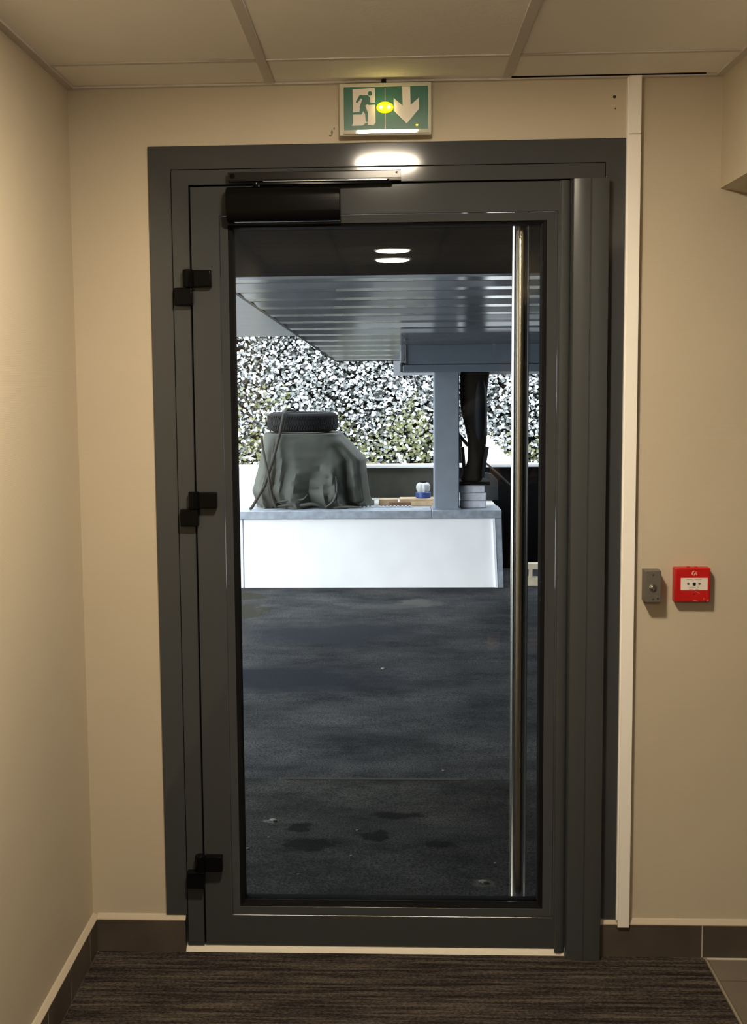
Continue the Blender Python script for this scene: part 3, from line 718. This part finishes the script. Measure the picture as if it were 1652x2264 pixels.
# let the hem rest on the shelf
zb = capz+.001
from mathutils import noise as mn
def crumple(p, t):
    v = Vector(p); a = mn.turbulence(v*4.5+Vector((3, 1, 7)), 4, False)*.5; rdg = abs(mn.noise(v*6.5+Vector((1, 9, 2))))
    return (a-.22)*.03*min(1, .25+t)-.014*max(0, .12-rdg)/.12*t
for i, ring in enumerate(rings[:-1]):
    t = (rows[i][0]-959)/170
    for k, q in enumerate(ring):
        a = 2*PI*k/N_; d = crumple(q, t)
        ring[k] = (q[0]+.35*d*math.cos(a), q[1]+d*math.sin(a)*1.6, q[2]+.2*d*(0 < i < len(rows)-6))
def hemz(k):   # the hem lifts off the shelf in places
    a = 2*PI*k/N_
    return max(0, .030*math.sin(6*a+.4)+.018*math.sin(13*a+2)-.008)
rings = [[(q[0], q[1], max(q[2], zb+.001)) for q in r_] for r_ in rings]
rings[0] = [(p[0], p[1], zb+hemz(k)) for k, p in enumerate(rings[0])]
for i in range(1, 5): rings[i] = [(p[0], p[1], max(p[2], rings[i-1][k][2]+.006)) for k, p in enumerate(rings[i])]
rings.insert(0, [(p[0]*1.0-.0, TY+(p[1]-TY)*.90, p[2]+.012) for p in rings[0]])
rings.insert(0, [(p[0]*1.0-.0, TY+(p[1]-TY)*.86, zb) for p in rings[0]])
tarp = tag(MB().loft(rings).build('tarpaulin', TARP, smooth=True), 'olive-grey tarpaulin draped over a bulky stack on the low wall', 'tarpaulin')
# loose hem folds
hem = MB()
for (pts, w) in (([(607, 1122), (640, 1115), (668, 1119), (690, 1112), (712, 1120)], .016), ([(718, 1125), (738, 1112), (748, 1085), (742, 1050)], .013), ([(606, 1112), (648, 1104), (672, 1108), (680, 1092)], .011), ([(735, 1127), (770, 1120), (806, 1124)], .012)):
    path = []
    for i, (px, py) in enumerate(pts): q = at(px, py, 6.405 if py > 1100 else 6.415); path.append((q.x, q.y, max(q.z, zb+w)))
    hem.tube(path, [w*.5]+[w]*(len(path)-2)+[w*.35], 10)
plab(hem.build('hem_fold', TARP, tarp, sub=2, smooth=True), 'rolled folds of the loose hem')

tc = at(669.5, 936, TY); tr_ = (at(747, 936, TY).x-at(592, 936, TY).x)/2; tz0 = at(669, 957, TY-tr_).z; tz1 = at(669, 911, TY).z
th = tz1-tz0
TYR = thing('tyre', 'black car tyre lying flat on top of the tarpaulin', 'tyre', (tc.x, TY, tz0))
prof = [(tr_*.60, .02*th), (tr_*.80, 0), (tr_*.93, .06*th), (tr_*.985, .2*th), (tr_, .5*th), (tr_*.985, .8*th), (tr_*.93, .94*th), (tr_*.80, th), (tr_*.60, .98*th), (tr_*.57, .9*th), (tr_*.62, .5*th), (tr_*.57, .1*th)]
mb = MB(); n = 64
ringsT = [[(tc.x+r*math.cos(2*PI*k/n), TY+r*math.sin(2*PI*k/n), tz0+h) for k in range(n)] for r, h in prof+prof[:1]]
mb.loft(ringsT, caps=False)
MBt = mb.build('carcass', TYRE, TYR, smooth=True)
mb = MB()
for k in range(84):
    a0 = 2*PI*k/84
    for (h0, h1, sk) in ((.16, .34, .03), (.38, .62, -.03), (.66, .84, .03)):
        vs = []
        for (da, h) in ((0, h0), (.05, h0), (.05+sk, h1), (sk, h1)):
            for rr in (tr_*.97, tr_*1.008): vs.append((tc.x+rr*math.cos(a0+da), TY+rr*math.sin(a0+da), tz0+h*th))
        mb.add(vs, [(1, 3, 5, 7), (0, 1, 7, 6), (2, 3, 1, 0), (4, 5, 3, 2), (6, 7, 5, 4), (0, 6, 4, 2)])
plab(mb.build('tread', TYRE, TYR), 'black ribbed tread')
# straps
def strap(pts, label, w=.0135):
    path = []
    for (px, py, Y) in pts: path.append(at(px, py, Y))
    # smooth
    P = []
    for i in range(len(path)-1):
        for t in (0, .25, .5, .75): P.append(path[i].lerp(path[i+1], t))
    P.append(path[-1])
    return tag(MB().tube(P, w, 8).build('tie_strap', STRAP, sub=1, smooth=True), label, 'strap', 'brown straps tying down the tarpaulin')
strap([(655, 908, 6.78), (632, 905, 6.60), (628, 914, 6.49), (620, 955, 6.478), (612, 985, 6.455), (603, 1020, 6.425), (594, 1048, 6.40), (585, 1075, 6.385), (570, 1100, 6.375), (558, 1121, 6.38), (553, 1126, 6.40)], 'brown strap running over the tyre down to the left end of the wall')
strap([(578, 962, 6.49), (580, 985, 6.462), (587, 1020, 6.40), (594, 1050, 6.366), (598, 1080, 6.372), (604, 1105, 6.39), (611, 1125, 6.385)], 'brown strap crossing down the left side of the tarpaulin', .0115)

# things on the shelf right of the tarpaulin
q0_, q1_ = at(838, 1127, 6.58), at(958, 1112, 6.58)
zsh = capz
tag(MB().box(at(838, 1120, 6.7).x, at(880, 1120, 6.7).x, 6.68, 6.80, zsh, zsh+.05).build('wooden_block', WOOD, bevel=.003), 'short pale wooden block beside the tarpaulin', 'wood block')
tag(MB().box(at(861, 1120, 6.64).x, at(909, 1120, 6.64).x, 6.635, 6.675, zsh, zsh+.030).build('wooden_batten', WOODD, bevel=.002), 'brown wooden batten lying in front of the pale planks', 'wood batten')
tag(MB().box(at(884, 1120, 6.74).x, at(965, 1120, 6.74).x, 6.69, 6.86, zsh, zsh+.052).build('wooden_plank', WOOD, bevel=.003), 'pale wooden plank lying under the blue tub', 'wood plank')
tag(MB().box(at(910, 1120, 6.63).x, at(960, 1120, 6.63).x, 6.60, 6.632, zsh, zsh+.036).build('wooden_offcut', WOOD, bevel=.003), 'pale wooden offcut against the foot of the column', 'wood offcut')
ts = MB(); xg0, xg1 = at(795, 1125, 6.5).x, at(915, 1125, 6.5).x
ts.box(xg0, xg1, 6.50, 6.56, zsh, zsh+.004); k = xg0
while k < xg1-.02: ts.box(k, k+.018, 6.498, 6.56, zsh+.004, zsh+.012); k += .031
tag(ts.build('grating_strip', ZINC), 'toothed metal grating strip along the wall cap', 'grating')
bx = at(936, 1095, 6.78); zt = zsh+.0525
BT = thing('plastic_tub', 'clear crumpled plastic tub with blue base standing on the plank', 'plastic tub', (bx.x, 6.78, zt))
MB().lathe([(.058, 0), (.064, .006), (.064, .045), (.058, .05)], (bx.x, 6.78, zt), 28).build('blue_base', BLUEP, BT, smooth=True)
mb = MB(); rr = []
for (h, r) in ((.05, .046), (.062, .052), (.085, .058), (.105, .056), (.122, .046), (.130, .03)):
    rr.append([(bx.x+r*(1+.07*math.sin(8*2*PI*k/40))*math.cos(2*PI*k/40), 6.78+r*(1+.07*math.sin(8*2*PI*k/40))*math.sin(2*PI*k/40), zt+h) for k in range(40)])
plab(mb.loft(rr).build('clear_top', CLEARP, BT, smooth=True), 'cloudy ribbed upper part')
MB().lathe([(.028, .130), (.030, .132), (.030, .140), (.002, .141)], (bx.x, 6.78, zt), 24).build('lid', RUBBER, BT, smooth=True)

# white blocks with a dark board and bundle on top
kz = zsh; Yb = 6.44
hgt = (at(1045, 1073, Yb).z-capz)/3
for i, (l, r, lab) in enumerate(((1018.5, 1075, 'bottom white block of the stack right of the column'), (1019, 1075.5, 'middle white block of the stack right of the column'), (1016.5, 1072.5, 'top white block of the stack, under the dark board'))):
    x0, x1 = at(l, 1100, Yb).x, at(r, 1100, Yb).x; mb = MB()
    nn = 6; front = []
    mb.box(x0, x1, Yb+random.uniform(0, .012), Yb+.22, kz, kz+hgt-.0015)
    o = mb.build('white_block', BLOCK, bevel=.006); tag(o, lab, 'block', 'white blocks stacked beside the column'); kz += hgt
x0, x1 = at(1012, 1069, Yb).x, at(1084, 1069, Yb).x
tag(MB().box(x0, x1, Yb-.01, Yb+.34, kz, kz+.028).build('dark_board', DARKW, bevel=.003), 'thin black board lying on the white blocks', 'board')
kz += .028
# dark bundle
Yd = 6.50
BN = thing('dark_bundle', 'dark brown upright bundle standing on the black board beside the column', 'bundle', (at(1050, 1060, Yd).x, Yd, kz))
rows = [(1064, 1010, 1066), (1058, 1012, 1067), (1040, 1026, 1067), (1020, 1034, 1069), (1000, 1034.5, 1071), (985, 1034.5, 1075), (965, 1033, 1077.5), (930, 1025, 1077), (905, 1017, 1077), (880, 1008, 1077), (845, 1000, 1079), (828, 998, 1083), (812, 996, 1085)]
rings = []
for i, (py, l, r) in enumerate(rows):
    x0, x1, z = at(max(l, 1017.5), py, Yd).x, at(r, py, Yd).x, at(1045, py, Yd).z
    if i == 0: z = kz
    c, h = (x0+x1)/2, (x1-x0)/2
    rings.append([(c+h*math.copysign(abs(math.cos(2*PI*k/28))**.7, math.cos(2*PI*k/28)), Yd+(.07+.04*h)*math.sin(2*PI*k/28)*(1+.1*math.sin(5*2*PI*k/28+i)), z) for k in range(28)])
plab(MB().loft(rings).build('body', BROWNB, BN, sub=1, smooth=True), 'brown tapering body')
q = at(1061, 905, Yd-.05)
plab(MB().ell((q.x, Yd-.035, q.z), (.062, .062, .30), 24).build('cushion', BLUEB, BN, smooth=True), 'blue-black padded side')
def prong(p, q_, w, name='prong'):
    a_, b_ = at(*p, Yd-.04), at(*q_, Yd-.04); d = (b_-a_).normalized(); n_ = Vector((d.z, 0, -d.x))*w
    vs = [a_-n_, a_+n_, b_+n_, b_-n_]
    return MB().add([tuple(v) for v in vs]+[(v.x, v.y+.05, v.z) for v in vs], [(0, 1, 2, 3), (7, 6, 5, 4), (0, 4, 5, 1), (1, 5, 6, 2), (2, 6, 7, 3), (3, 7, 4, 0)]).build(name, FASC, BN, bevel=.003)
prong((1023, 989), (1029, 1062), .014); prong((1077, 988), (1066, 1056), .018); prong((1012, 958), (1036, 986), .014, 'strut')
# grey panel and stick behind the blocks
Yg = 7.05
poly = [(1068, 1088), (1068, 1045), (1086, 1047), (1093, 1054), (1101, 1062), (1102, 1130), (1068, 1130)]
pp = [at(x, y, Yg) for x, y in poly]; pp[-1].z = pp[-2].z = capz
tag(MB().prism([(v.x, v.z) for v in pp], 'y', Yg, Yg+.04).build('grey_panel', PANELG, bevel=.003), 'dark grey panel with a cut corner behind the white blocks', 'panel')
a_, b_ = at(1080, 1031, 7.0), at(1104, 1062, 7.0)
tag(MB().tube([(a_.x-.02, 7.30, a_.z+.03), (b_.x+.22, 6.95, capz+.02)], .009, 8).build('stick', BROWNB), 'thin brown stick leaning behind the grey panel', 'stick')
# timber I-beam on the ground at the right
Yi = 6.36; i0, i1 = at(1156, 1243, Yi), at(1197, 1292, Yi)
gzi = GZ(Yi); h = (i0.z-i1.z); s0 = gzi
xc = at(1174.5, 1270, Yi).x; hw = (i1.x-i0.x)/2
tag(MB().prism([(xc-hw, s0), (xc+hw, s0), (xc+hw, s0+h*.36), (xc+.012, s0+h*.36), (xc+.012, s0+h*.73), (xc+hw, s0+h*.73), (xc+hw, s0+h), (xc-hw, s0+h), (xc-hw, s0+h*.73), (xc-.012, s0+h*.73), (xc-.012, s0+h*.36), (xc-hw, s0+h*.36)], 'y', Yi, Yi+.07).build('timber_beam', IBEAM, bevel=.002), 'pale timber I-beam on the ground at the far right, end facing the door', 'timber beam')

# stones scattered on the asphalt
labs = [(847, 1479, .012, 'pale flat stone in the middle of the asphalt'), (604, 1817, .014, 'pale flat stone lying on the left near the door'), (1068, 1952, .014, 'dull flat stone near the pull bar at the bottom of the glass'), (790, 1838, .005, 'tiny white stone below the middle of the glass'), (776, 1894, .005, 'tiny white stone near the bottom of the glass'), (980, 1704, .006, 'tiny white stone just beyond the asphalt edge'), (548, 1878, .006, 'tiny white stone at the lower left of the glass'), (660, 1934, .004, 'tiny white speck of stone at the bottom of the glass, left'), (1095, 1910, .005, 'tiny white stone left of the pull bar'), (594, 1853, .004, 'tiny white stone under the flat stone at the left')]
for (px, py, r, lab) in labs:
    q = at_ground(px, py); mb = MB(); rings = []
    for (k, hh) in ((.8, 0), (1, .25), (.85, .5), (.4, .62)):
        rings.append([(q.x+r*k*math.cos(2*PI*j/12)*(1+.2*math.sin(3*j)), q.y+.75*r*k*math.sin(2*PI*j/12)*(1+.2*math.cos(2*j)), q.z+(.0062 if q.y < yb_ else 0)*((q.y-.25)/1.2 if q.y < yb_ else 1)+hh*min(r, .012)) for j in range(12)])
    tag(mb.loft(rings).build('stone', PEBBLE, smooth=True), lab, 'stone', 'stones scattered on the asphalt')

# hillside with leaves, their glare painted pale
HY0, HZ0, HY1, HZ1 = 8.7, -.2, 11.1, 4.6
tag(MB().prism([(8.6, -.6), (60, -.6), (60, -.35), (8.6, -.35)], 'x', -30, 30).build('ground_far', GRAVEL), 'pale ground beyond the parapet', 'ground', kind='structure')
def hole(px, py):   # open gap low on the right where the bright ground shows through
    lim = 962+(px-1075)*.95 if px > 1040 else 968
    return 1012 < px < 1140 and py > lim
def proj(p):
    d = p-CAM; z = d.dot(fw); return CX+F_PX*d.dot(rt)/z, CY-F_PX*d.dot(up)/z
# soil behind the leaves, cut where the gap is
mb = MB(); nx, nz = 90, 48
for i in range(nx):
    for j in range(nz):
        xa, xb = -5+10*i/nx, -5+10*(i+1)/nx; ta, tb = j/nz, (j+1)/nz
        cpt = Vector(((xa+xb)/2, HY0+(HY1-HY0)*(ta+tb)/2+.22, HZ0+(HZ1-HZ0)*(ta+tb)/2))
        px, py = proj(cpt)
        if hole(px, py+6): continue
        y0_, y1_, z0_, z1_ = HY0+(HY1-HY0)*ta+.22, HY0+(HY1-HY0)*tb+.22, HZ0+(HZ1-HZ0)*ta, HZ0+(HZ1-HZ0)*tb
        mb.add([(xa, y0_, z0_), (xb, y0_, z0_), (xb, y1_, z1_), (xa, y1_, z1_)], [(0, 1, 2, 3)])
hb = mb.build('hillside', SOIL)
tag(hb, 'steep dark bank behind the parapet', 'bank', kind='structure')
V = []; Fc = []; Mi = []
nrm = Vector((0, -(HZ1-HZ0), (HY1-HY0))).normalized(); upv = Vector((0, HY1-HY0, HZ1-HZ0)).normalized()
def leaf(c, size, m):
    n_ = (nrm+Vector(rng.normal(0, .42, 3))+Vector((0, 0, .25))).normalized()
    a_ = n_.orthogonal().normalized(); ang = rng.uniform(0, 2*PI); b_ = n_.cross(a_)
    d = a_*math.cos(ang)+b_*math.sin(ang); w = n_.cross(d)
    o = len(V); L_ = size; W = size*rng.uniform(.55, .85); f = .18*size
    for (l, s_, hgt_) in ((-.5, 0, 0), (-.15, .5, f), (.2, .42, f), (.5, 0, -f*.3), (.2, -.42, f), (-.15, -.5, f), (0, 0, 0)):
        V.append(tuple(c+d*(l*L_)+w*(s_*W)+n_*hgt_))
    Fc.extend([(o, o+1, o+6), (o+1, o+2, o+6), (o+2, o+3, o+6), (o+3, o+4, o+6), (o+4, o+5, o+6), (o+5, o, o+6)]); Mi.extend([m]*6)
pn1 = lambda x, z: math.sin(2.1*x+1.2*z+.7)+.7*math.sin(3.7*x-2.9*z+2)+.5*math.sin(6.3*z+5*x)
cnt = 0
while cnt < 44000:
    x = rng.uniform(-2.9, 3.1); t = rng.uniform(.1, .66)
    c = Vector((x, HY0+(HY1-HY0)*t, HZ0+(HZ1-HZ0)*t))+nrm*(rng.uniform(-.05, .10)+.06*pn1(x, t*4))
    px, py = proj(c)
    if hole(px, py): continue
    cnt += 1
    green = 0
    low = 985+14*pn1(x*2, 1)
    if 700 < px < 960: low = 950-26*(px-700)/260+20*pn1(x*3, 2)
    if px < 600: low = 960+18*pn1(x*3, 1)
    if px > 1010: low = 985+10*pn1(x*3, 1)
    green = 1/(1+math.exp(-(py-low)/12))  # more green low down, where less glare is painted
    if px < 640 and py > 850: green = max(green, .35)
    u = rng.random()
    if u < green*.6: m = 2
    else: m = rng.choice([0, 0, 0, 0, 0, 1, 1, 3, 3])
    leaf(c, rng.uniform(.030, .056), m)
for _ in range(7000):
    x = rng.choice([rng.uniform(-4.9, -2.8), rng.uniform(3.0, 4.9)]); t = rng.uniform(.02, .95)
    leaf(Vector((x, HY0+(HY1-HY0)*t, HZ0+(HZ1-HZ0)*t))+nrm*rng.uniform(-.02, .1), .075, int(rng.choice([0, 1, 2, 3])))
for _ in range(5000):
    x = rng.uniform(-3, 3.1); t = rng.uniform(.64, .99)
    leaf(Vector((x, HY0+(HY1-HY0)*t, HZ0+(HZ1-HZ0)*t))+nrm*rng.uniform(-.02, .1), .085, int(rng.choice([0, 1, 2, 3])))
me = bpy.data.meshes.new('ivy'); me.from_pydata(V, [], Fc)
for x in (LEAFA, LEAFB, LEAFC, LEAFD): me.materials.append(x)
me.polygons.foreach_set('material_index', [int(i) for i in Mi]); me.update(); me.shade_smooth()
iv = bpy.data.objects.new('ivy', me); COL.objects.link(iv)
tag(iv, 'ivy leaves covering the bank behind the parapet, glare painted pale, greener at the bottom', 'ivy', kind='stuff')

# ------------------------------------------------------------------ the photographer, seen only as a faint mirror image
def skin_mesh(nodes, edges, root, sub=1):
    names = list(nodes); me = bpy.data.meshes.new('tmp')
    me.from_pydata([nodes[n][0] for n in names], [(names.index(a_), names.index(b_)) for a_, b_ in edges], [])
    o = bpy.data.objects.new('tmp', me); COL.objects.link(o)
    o.modifiers.new('skin', 'SKIN')
    if not me.skin_vertices:
        bpy.context.view_layer.objects.active = o; bpy.ops.mesh.customdata_skin_add()
    for i, n in enumerate(names):
        r = nodes[n][1]; me.skin_vertices[0].data[i].radius = (r, r) if not hasattr(r, '__len__') else r
        me.skin_vertices[0].data[i].use_root = (n == root)
    s_ = o.modifiers.new('sub', 'SUBSURF'); s_.levels = sub; s_.render_levels = sub
    dg = bpy.context.evaluated_depsgraph_get(); ev = bpy.data.meshes.new_from_object(o.evaluated_get(dg))
    bpy.data.objects.remove(o); bpy.data.meshes.remove(me)
    return ev
HX, HYp, HZh = .685, -3.46, 1.655      # head centre
base = Vector((HX+.02, -3.50, .005))
PE = thing('person', 'person in dark jacket and black bicycle helmet holding up a phone, mirrored in the glass', 'person', base)
sh = {}
N_b = {
 'pelvis': ((HX+.02, -3.50, .93), (.135, .10)), 'waist': ((HX+.02, -3.50, 1.08), (.125, .095)), 'chest': ((HX+.015, -3.50, 1.28), (.15, .105)), 'collar': ((HX+.01, -3.50, 1.43), (.085, .07)),
 'neck': ((HX+.005, -3.49, 1.50), .055), 'headb': ((HX, -3.475, 1.58), .06),
 'shL': ((HX-.165, -3.50, 1.405), .058), 'elL': ((HX-.34, -3.36, 1.245), .043), 'wrL': ((HX-.585, -3.225, 1.475), .027), 'haL': ((HX-.625, -3.195, 1.525), .032),
 'shR': ((HX+.18, -3.50, 1.405), .058), 'elR': ((HX+.24, -3.52, 1.12), .043), 'wrR': ((HX+.25, -3.44, .90), .027), 'haR': ((HX+.25, -3.42, .82), (.036, .022)),
 'hipL': ((HX-.075, -3.50, .86), .088), 'knL': ((HX-.085, -3.48, .49), .06), 'anL': ((HX-.09, -3.51, .09), .04), 'toL': ((HX-.10, -3.37, .035), .032),
 'hipR': ((HX+.115, -3.50, .86), .088), 'knR': ((HX+.125, -3.47, .49), .06), 'anR': ((HX+.13, -3.50, .09), .04), 'toR': ((HX+.15, -3.36, .035), .032)}
E_b = [('pelvis', 'waist'), ('waist', 'chest'), ('chest', 'collar'), ('collar', 'neck'), ('neck', 'headb'), ('chest', 'shL'), ('shL', 'elL'), ('elL', 'wrL'), ('wrL', 'haL'), ('chest', 'shR'), ('shR', 'elR'), ('elR', 'wrR'), ('wrR', 'haR'),
       ('pelvis', 'hipL'), ('hipL', 'knL'), ('knL', 'anL'), ('anL', 'toL'), ('pelvis', 'hipR'), ('hipR', 'knR'), ('knR', 'anR'), ('anR', 'toR')]
body = skin_mesh(N_b, E_b, 'pelvis', 2)
mb = MB()
hc = Vector((HX, HYp, HZh))
mb.ell(hc+Vector((0, -.01, .02)), (.074, .095, .105), 28)          # skull
mb.ell(hc+Vector((0, .022, -.055)), (.055, .062, .066), 24)        # jaw
mb.ell(hc+Vector((0, .095, -.022)), (.012, .020, .022), 14)        # nose
mb.tube([hc+Vector((0, .086, .012)), hc+Vector((0, .105, -.026))], [.008, .011], 10)
for s_ in (-1, 1):
    mb.ell(hc+Vector((s_*.076, -.012, -.012)), (.010, .020, .032), 14)   # ears
    mb.ell(hc+Vector((s_*.032, .074, .018)), (.026, .012, .009), 14)     # brows
    mb.ell(hc+Vector((s_*.036, .066, -.03)), (.022, .018, .018), 14)     # cheeks
mb.ell(hc+Vector((0, .079, -.078)), (.020, .010, .013), 14); mb.ell(hc+Vector((0, .080, -.061)), (.023, .010, .006), 14)
# fingers of the hand holding the phone: phone spans x -.04...04 at y -3.13
W_l = Vector(N_b['haL'][0])
for k, (zz, ln) in enumerate(((1.60, .0), (1.578, .005), (1.556, .002), (1.535, -.012))):
    mb.tube([(W_l.x+.012, -3.185, W_l.z+.045-.021*k), (.028, -3.168, zz), (.006, -3.152+.0, zz+.004), (-.02+ln*-1, -3.147, zz+.006)], [.0105, .0098, .009, .0078], 10)
mb.tube([(W_l.x-.0, -3.185, W_l.z-.005), (.060, -3.150, 1.545), (.052, -3.118, 1.572), (.040, -3.1085, 1.59)], [.014, .0125, .0105, .009], 10)
mb.ell((W_l.x+.002, -3.185, W_l.z+.010), (.030, .022, .042), 18)
# relaxed right hand
hr_ = Vector(N_b['haR'][0])
for k, ln in enumerate((.075, .085, .08, .062)):
    x_ = hr_.x; y_ = hr_.y+.028-.019*k
    mb.tube([(x_, y_, hr_.z), (x_-.004, y_+.006, hr_.z-.05), (x_-.014, y_+.012, hr_.z-.05-ln*.45), (x_-.03, y_+.012, hr_.z-.05-ln*.85)], [.0105, .0098, .009, .0075], 10)
mb.tube([(hr_.x-.005, hr_.y+.025, hr_.z+.03), (hr_.x-.012, hr_.y+.055, hr_.z-.005), (hr_.x-.02, hr_.y+.06, hr_.z-.04)], [.014, .0115, .009], 10)
bmm = bmesh.new(); bmm.from_mesh(body)
tmp = bpy.data.meshes.new('t'); tmp.from_pydata(mb.v, [], mb.f); bmm.from_mesh(tmp)
bmesh.ops.recalc_face_normals(bmm, faces=bmm.faces); bmm.to_mesh(body); bmm.free()
bo = bpy.data.objects.new('body', body); COL.objects.link(bo)
rm = bo.modifiers.new('remesh', 'REMESH'); rm.mode = 'VOXEL'; rm.voxel_size = .0055
sm = bo.modifiers.new('smooth', 'SMOOTH'); sm.factor = .5; sm.iterations = 4
dg = bpy.context.evaluated_depsgraph_get(); bm2 = bpy.data.meshes.new_from_object(bo.evaluated_get(dg)); bo.modifiers.clear(); bo.data = bm2
bm2.materials.clear(); bm2.materials.append(SKIN); bm2.shade_smooth(); attach(bo, PE)
def clothes(name, nodes, edges, root, m, grow):
    nd = {k: (N_b[k][0], tuple(v+grow for v in N_b[k][1]) if hasattr(N_b[k][1], '__len__') else N_b[k][1]+grow) if k in N_b else v for k, v in nodes.items()}
    me_ = skin_mesh(nd, edges, root, 2); o = bpy.data.objects.new(name, me_); COL.objects.link(o); me_.materials.append(m); me_.shade_smooth(); attach(o, PE); return o
nj = {k: N_b[k] for k in ('waist', 'chest', 'collar', 'shL', 'elL', 'wrL', 'shR', 'elR', 'wrR')}; 
hem_ = ((HX+.02, -3.50, .95), (.155, .118))
nj2 = {k: None for k in nj}; nj2 = dict(nj2)
jn = {}
for k in nj: jn[k] = N_b[k]
jn['hem'] = hem_; jn['neckb'] = ((HX+.006, -3.49, 1.485), .07)
clothes('jacket', jn, [('hem', 'waist'), ('waist', 'chest'), ('chest', 'collar'), ('collar', 'neckb'), ('chest', 'shL'), ('shL', 'elL'), ('elL', 'wrL'), ('chest', 'shR'), ('shR', 'elR'), ('elR', 'wrR')], 'chest', JACKET, .016)
clothes('trousers', {k: N_b[k] for k in ('waist', 'pelvis', 'hipL', 'knL', 'anL', 'hipR', 'knR', 'anR')}, [('waist', 'pelvis'), ('pelvis', 'hipL'), ('hipL', 'knL'), ('knL', 'anL'), ('pelvis', 'hipR'), ('hipR', 'knR'), ('knR', 'anR')], 'pelvis', TROUS, .016)
for s_ in ('L', 'R'):
    a_, b_ = Vector(N_b['an'+s_][0]), Vector(N_b['to'+s_][0]); rings = []
    for t, w, h in ((-.45, .03, .055), (-.3, .042, .075), (0, .045, .085), (.45, .048, .065), (.9, .05, .05), (1.2, .042, .042), (1.38, .02, .03)):
        c = a_.lerp(b_, t); rings.append([(c.x+w*math.cos(2*PI*k/20), c.y, .005+max(0, h*.5+h*.5*math.sin(2*PI*k/20))) for k in range(20)])
    MB().loft(rings).build('shoe', SHOE, PE, smooth=True, sub=1)
# eyes, mouth, helmet
for s_ in (-1, 1):
    e = MB().ell(hc+Vector((s_*.032, .0745, .0)), (.013, .011, .010), 16).build('eye', EYE, PE, smooth=True)
    MB().ell(hc+Vector((s_*.032, .0845, .0)), (.0055, .0025, .0055), 12).build('iris', IRIS, e, smooth=True)
hm = hc+Vector((0, -.012, .045)); bmh = bmesh.new()
nu, nv = 36, 9
grid = [[bmh.verts.new(hm+Vector((.118*math.cos(.5*PI*j/nv)*math.cos(2*PI*i/nu), .148*math.cos(.5*PI*j/nv)*math.sin(2*PI*i/nu), .112*math.sin(.5*PI*j/nv)-.01*(math.sin(2*PI*i/nu) < -.2)*(j == 0)))) for i in range(nu)] for j in range(nv)]
for j in range(nv-1):
    for i in range(nu):
        if 2 <= j <= 5 and i % 6 in (1, 2, 3) and (i//6) % 1 == 0: continue
        bmh.faces.new((grid[j][i], grid[j][(i+1) % nu], grid[j+1][(i+1) % nu], grid[j+1][i]))
bmh.faces.new(grid[nv-1])
mh = bpy.data.meshes.new('helmet'); bmh.to_mesh(mh); bmh.free(); mh.materials.append(HELMET); mh.shade_smooth()
ho = bpy.data.objects.new('helmet', mh); COL.objects.link(ho); attach(ho, PE)
sd = ho.modifiers.new('thick', 'SOLIDIFY'); sd.thickness = .022; sd.offset = -1
sd2 = ho.modifiers.new('sub', 'SUBSURF'); sd2.levels = 1; sd2.render_levels = 1
plab(ho, 'black vented bicycle helmet')
MB().ell(hc+Vector((0, -.022, .035)), (.083, .098, .098), 24).build('hair', HAIR, PE, smooth=True)
for s_ in (-1, 1): MB().tube([hc+Vector((s_*.09, 0, .04)), hc+Vector((s_*.08, .02, -.04)), hc+Vector((s_*.045, .03, -.115)), hc+Vector((0, .03, -.128))], .005, 8).build('chin_strap', RUBBER, PE, smooth=True)
ph = thing('phone', 'black phone held up by the mirrored person', 'phone', (.02, -3.13, 1.49))
MB().box(-.052, .026, -3.138, -3.1295, 1.49, 1.635).build('phone_body', PHONE, ph, bevel=.004, seg=3)
MB().box(-.049, .023, -3.1386, -3.138, 1.50, 1.625).build('screen', INK, ph)
MB().lathe([(.006, -3.1295), (.006, -3.128), (.0002, -3.1278)], (.0, 0, 1.5688), 16, 'y').build('lens', CHROME, ph)

# ------------------------------------------------------------------ sky and colour management
w = bpy.data.worlds.new('sky'); S.world = w; w.use_nodes = True
bg = w.node_tree.nodes['Background']; bg.inputs['Color'].default_value = (.86, .93, 1.0, 1); bg.inputs['Strength'].default_value = 6
su_ = bpy.data.lights.new('daylight', 'SUN'); su_.energy = 2.9; su_.angle = math.radians(45); su_.color = (.93, .97, 1)
suo = bpy.data.objects.new('daylight', su_); COL.objects.link(suo)
suo.rotation_euler = Vector((-.80, -.50, .33)).to_track_quat('Z', 'Y').to_euler(); suo.location = (-8, 1, 5)
S.view_settings.view_transform = 'Standard'; S.view_settings.look = 'None'; S.view_settings.exposure = 0; S.view_settings.gamma = 1
try: S.view_settings.use_curve_mapping = False
except Exception: pass
S.cycles.max_bounces = 10; S.cycles.diffuse_bounces = 5; S.cycles.glossy_bounces = 5; S.cycles.transparent_max_bounces = 16
S.cycles.sample_clamp_indirect = 6; S.cycles.use_denoising = True
S.cycles.caustics_reflective = False; S.cycles.caustics_refractive = False
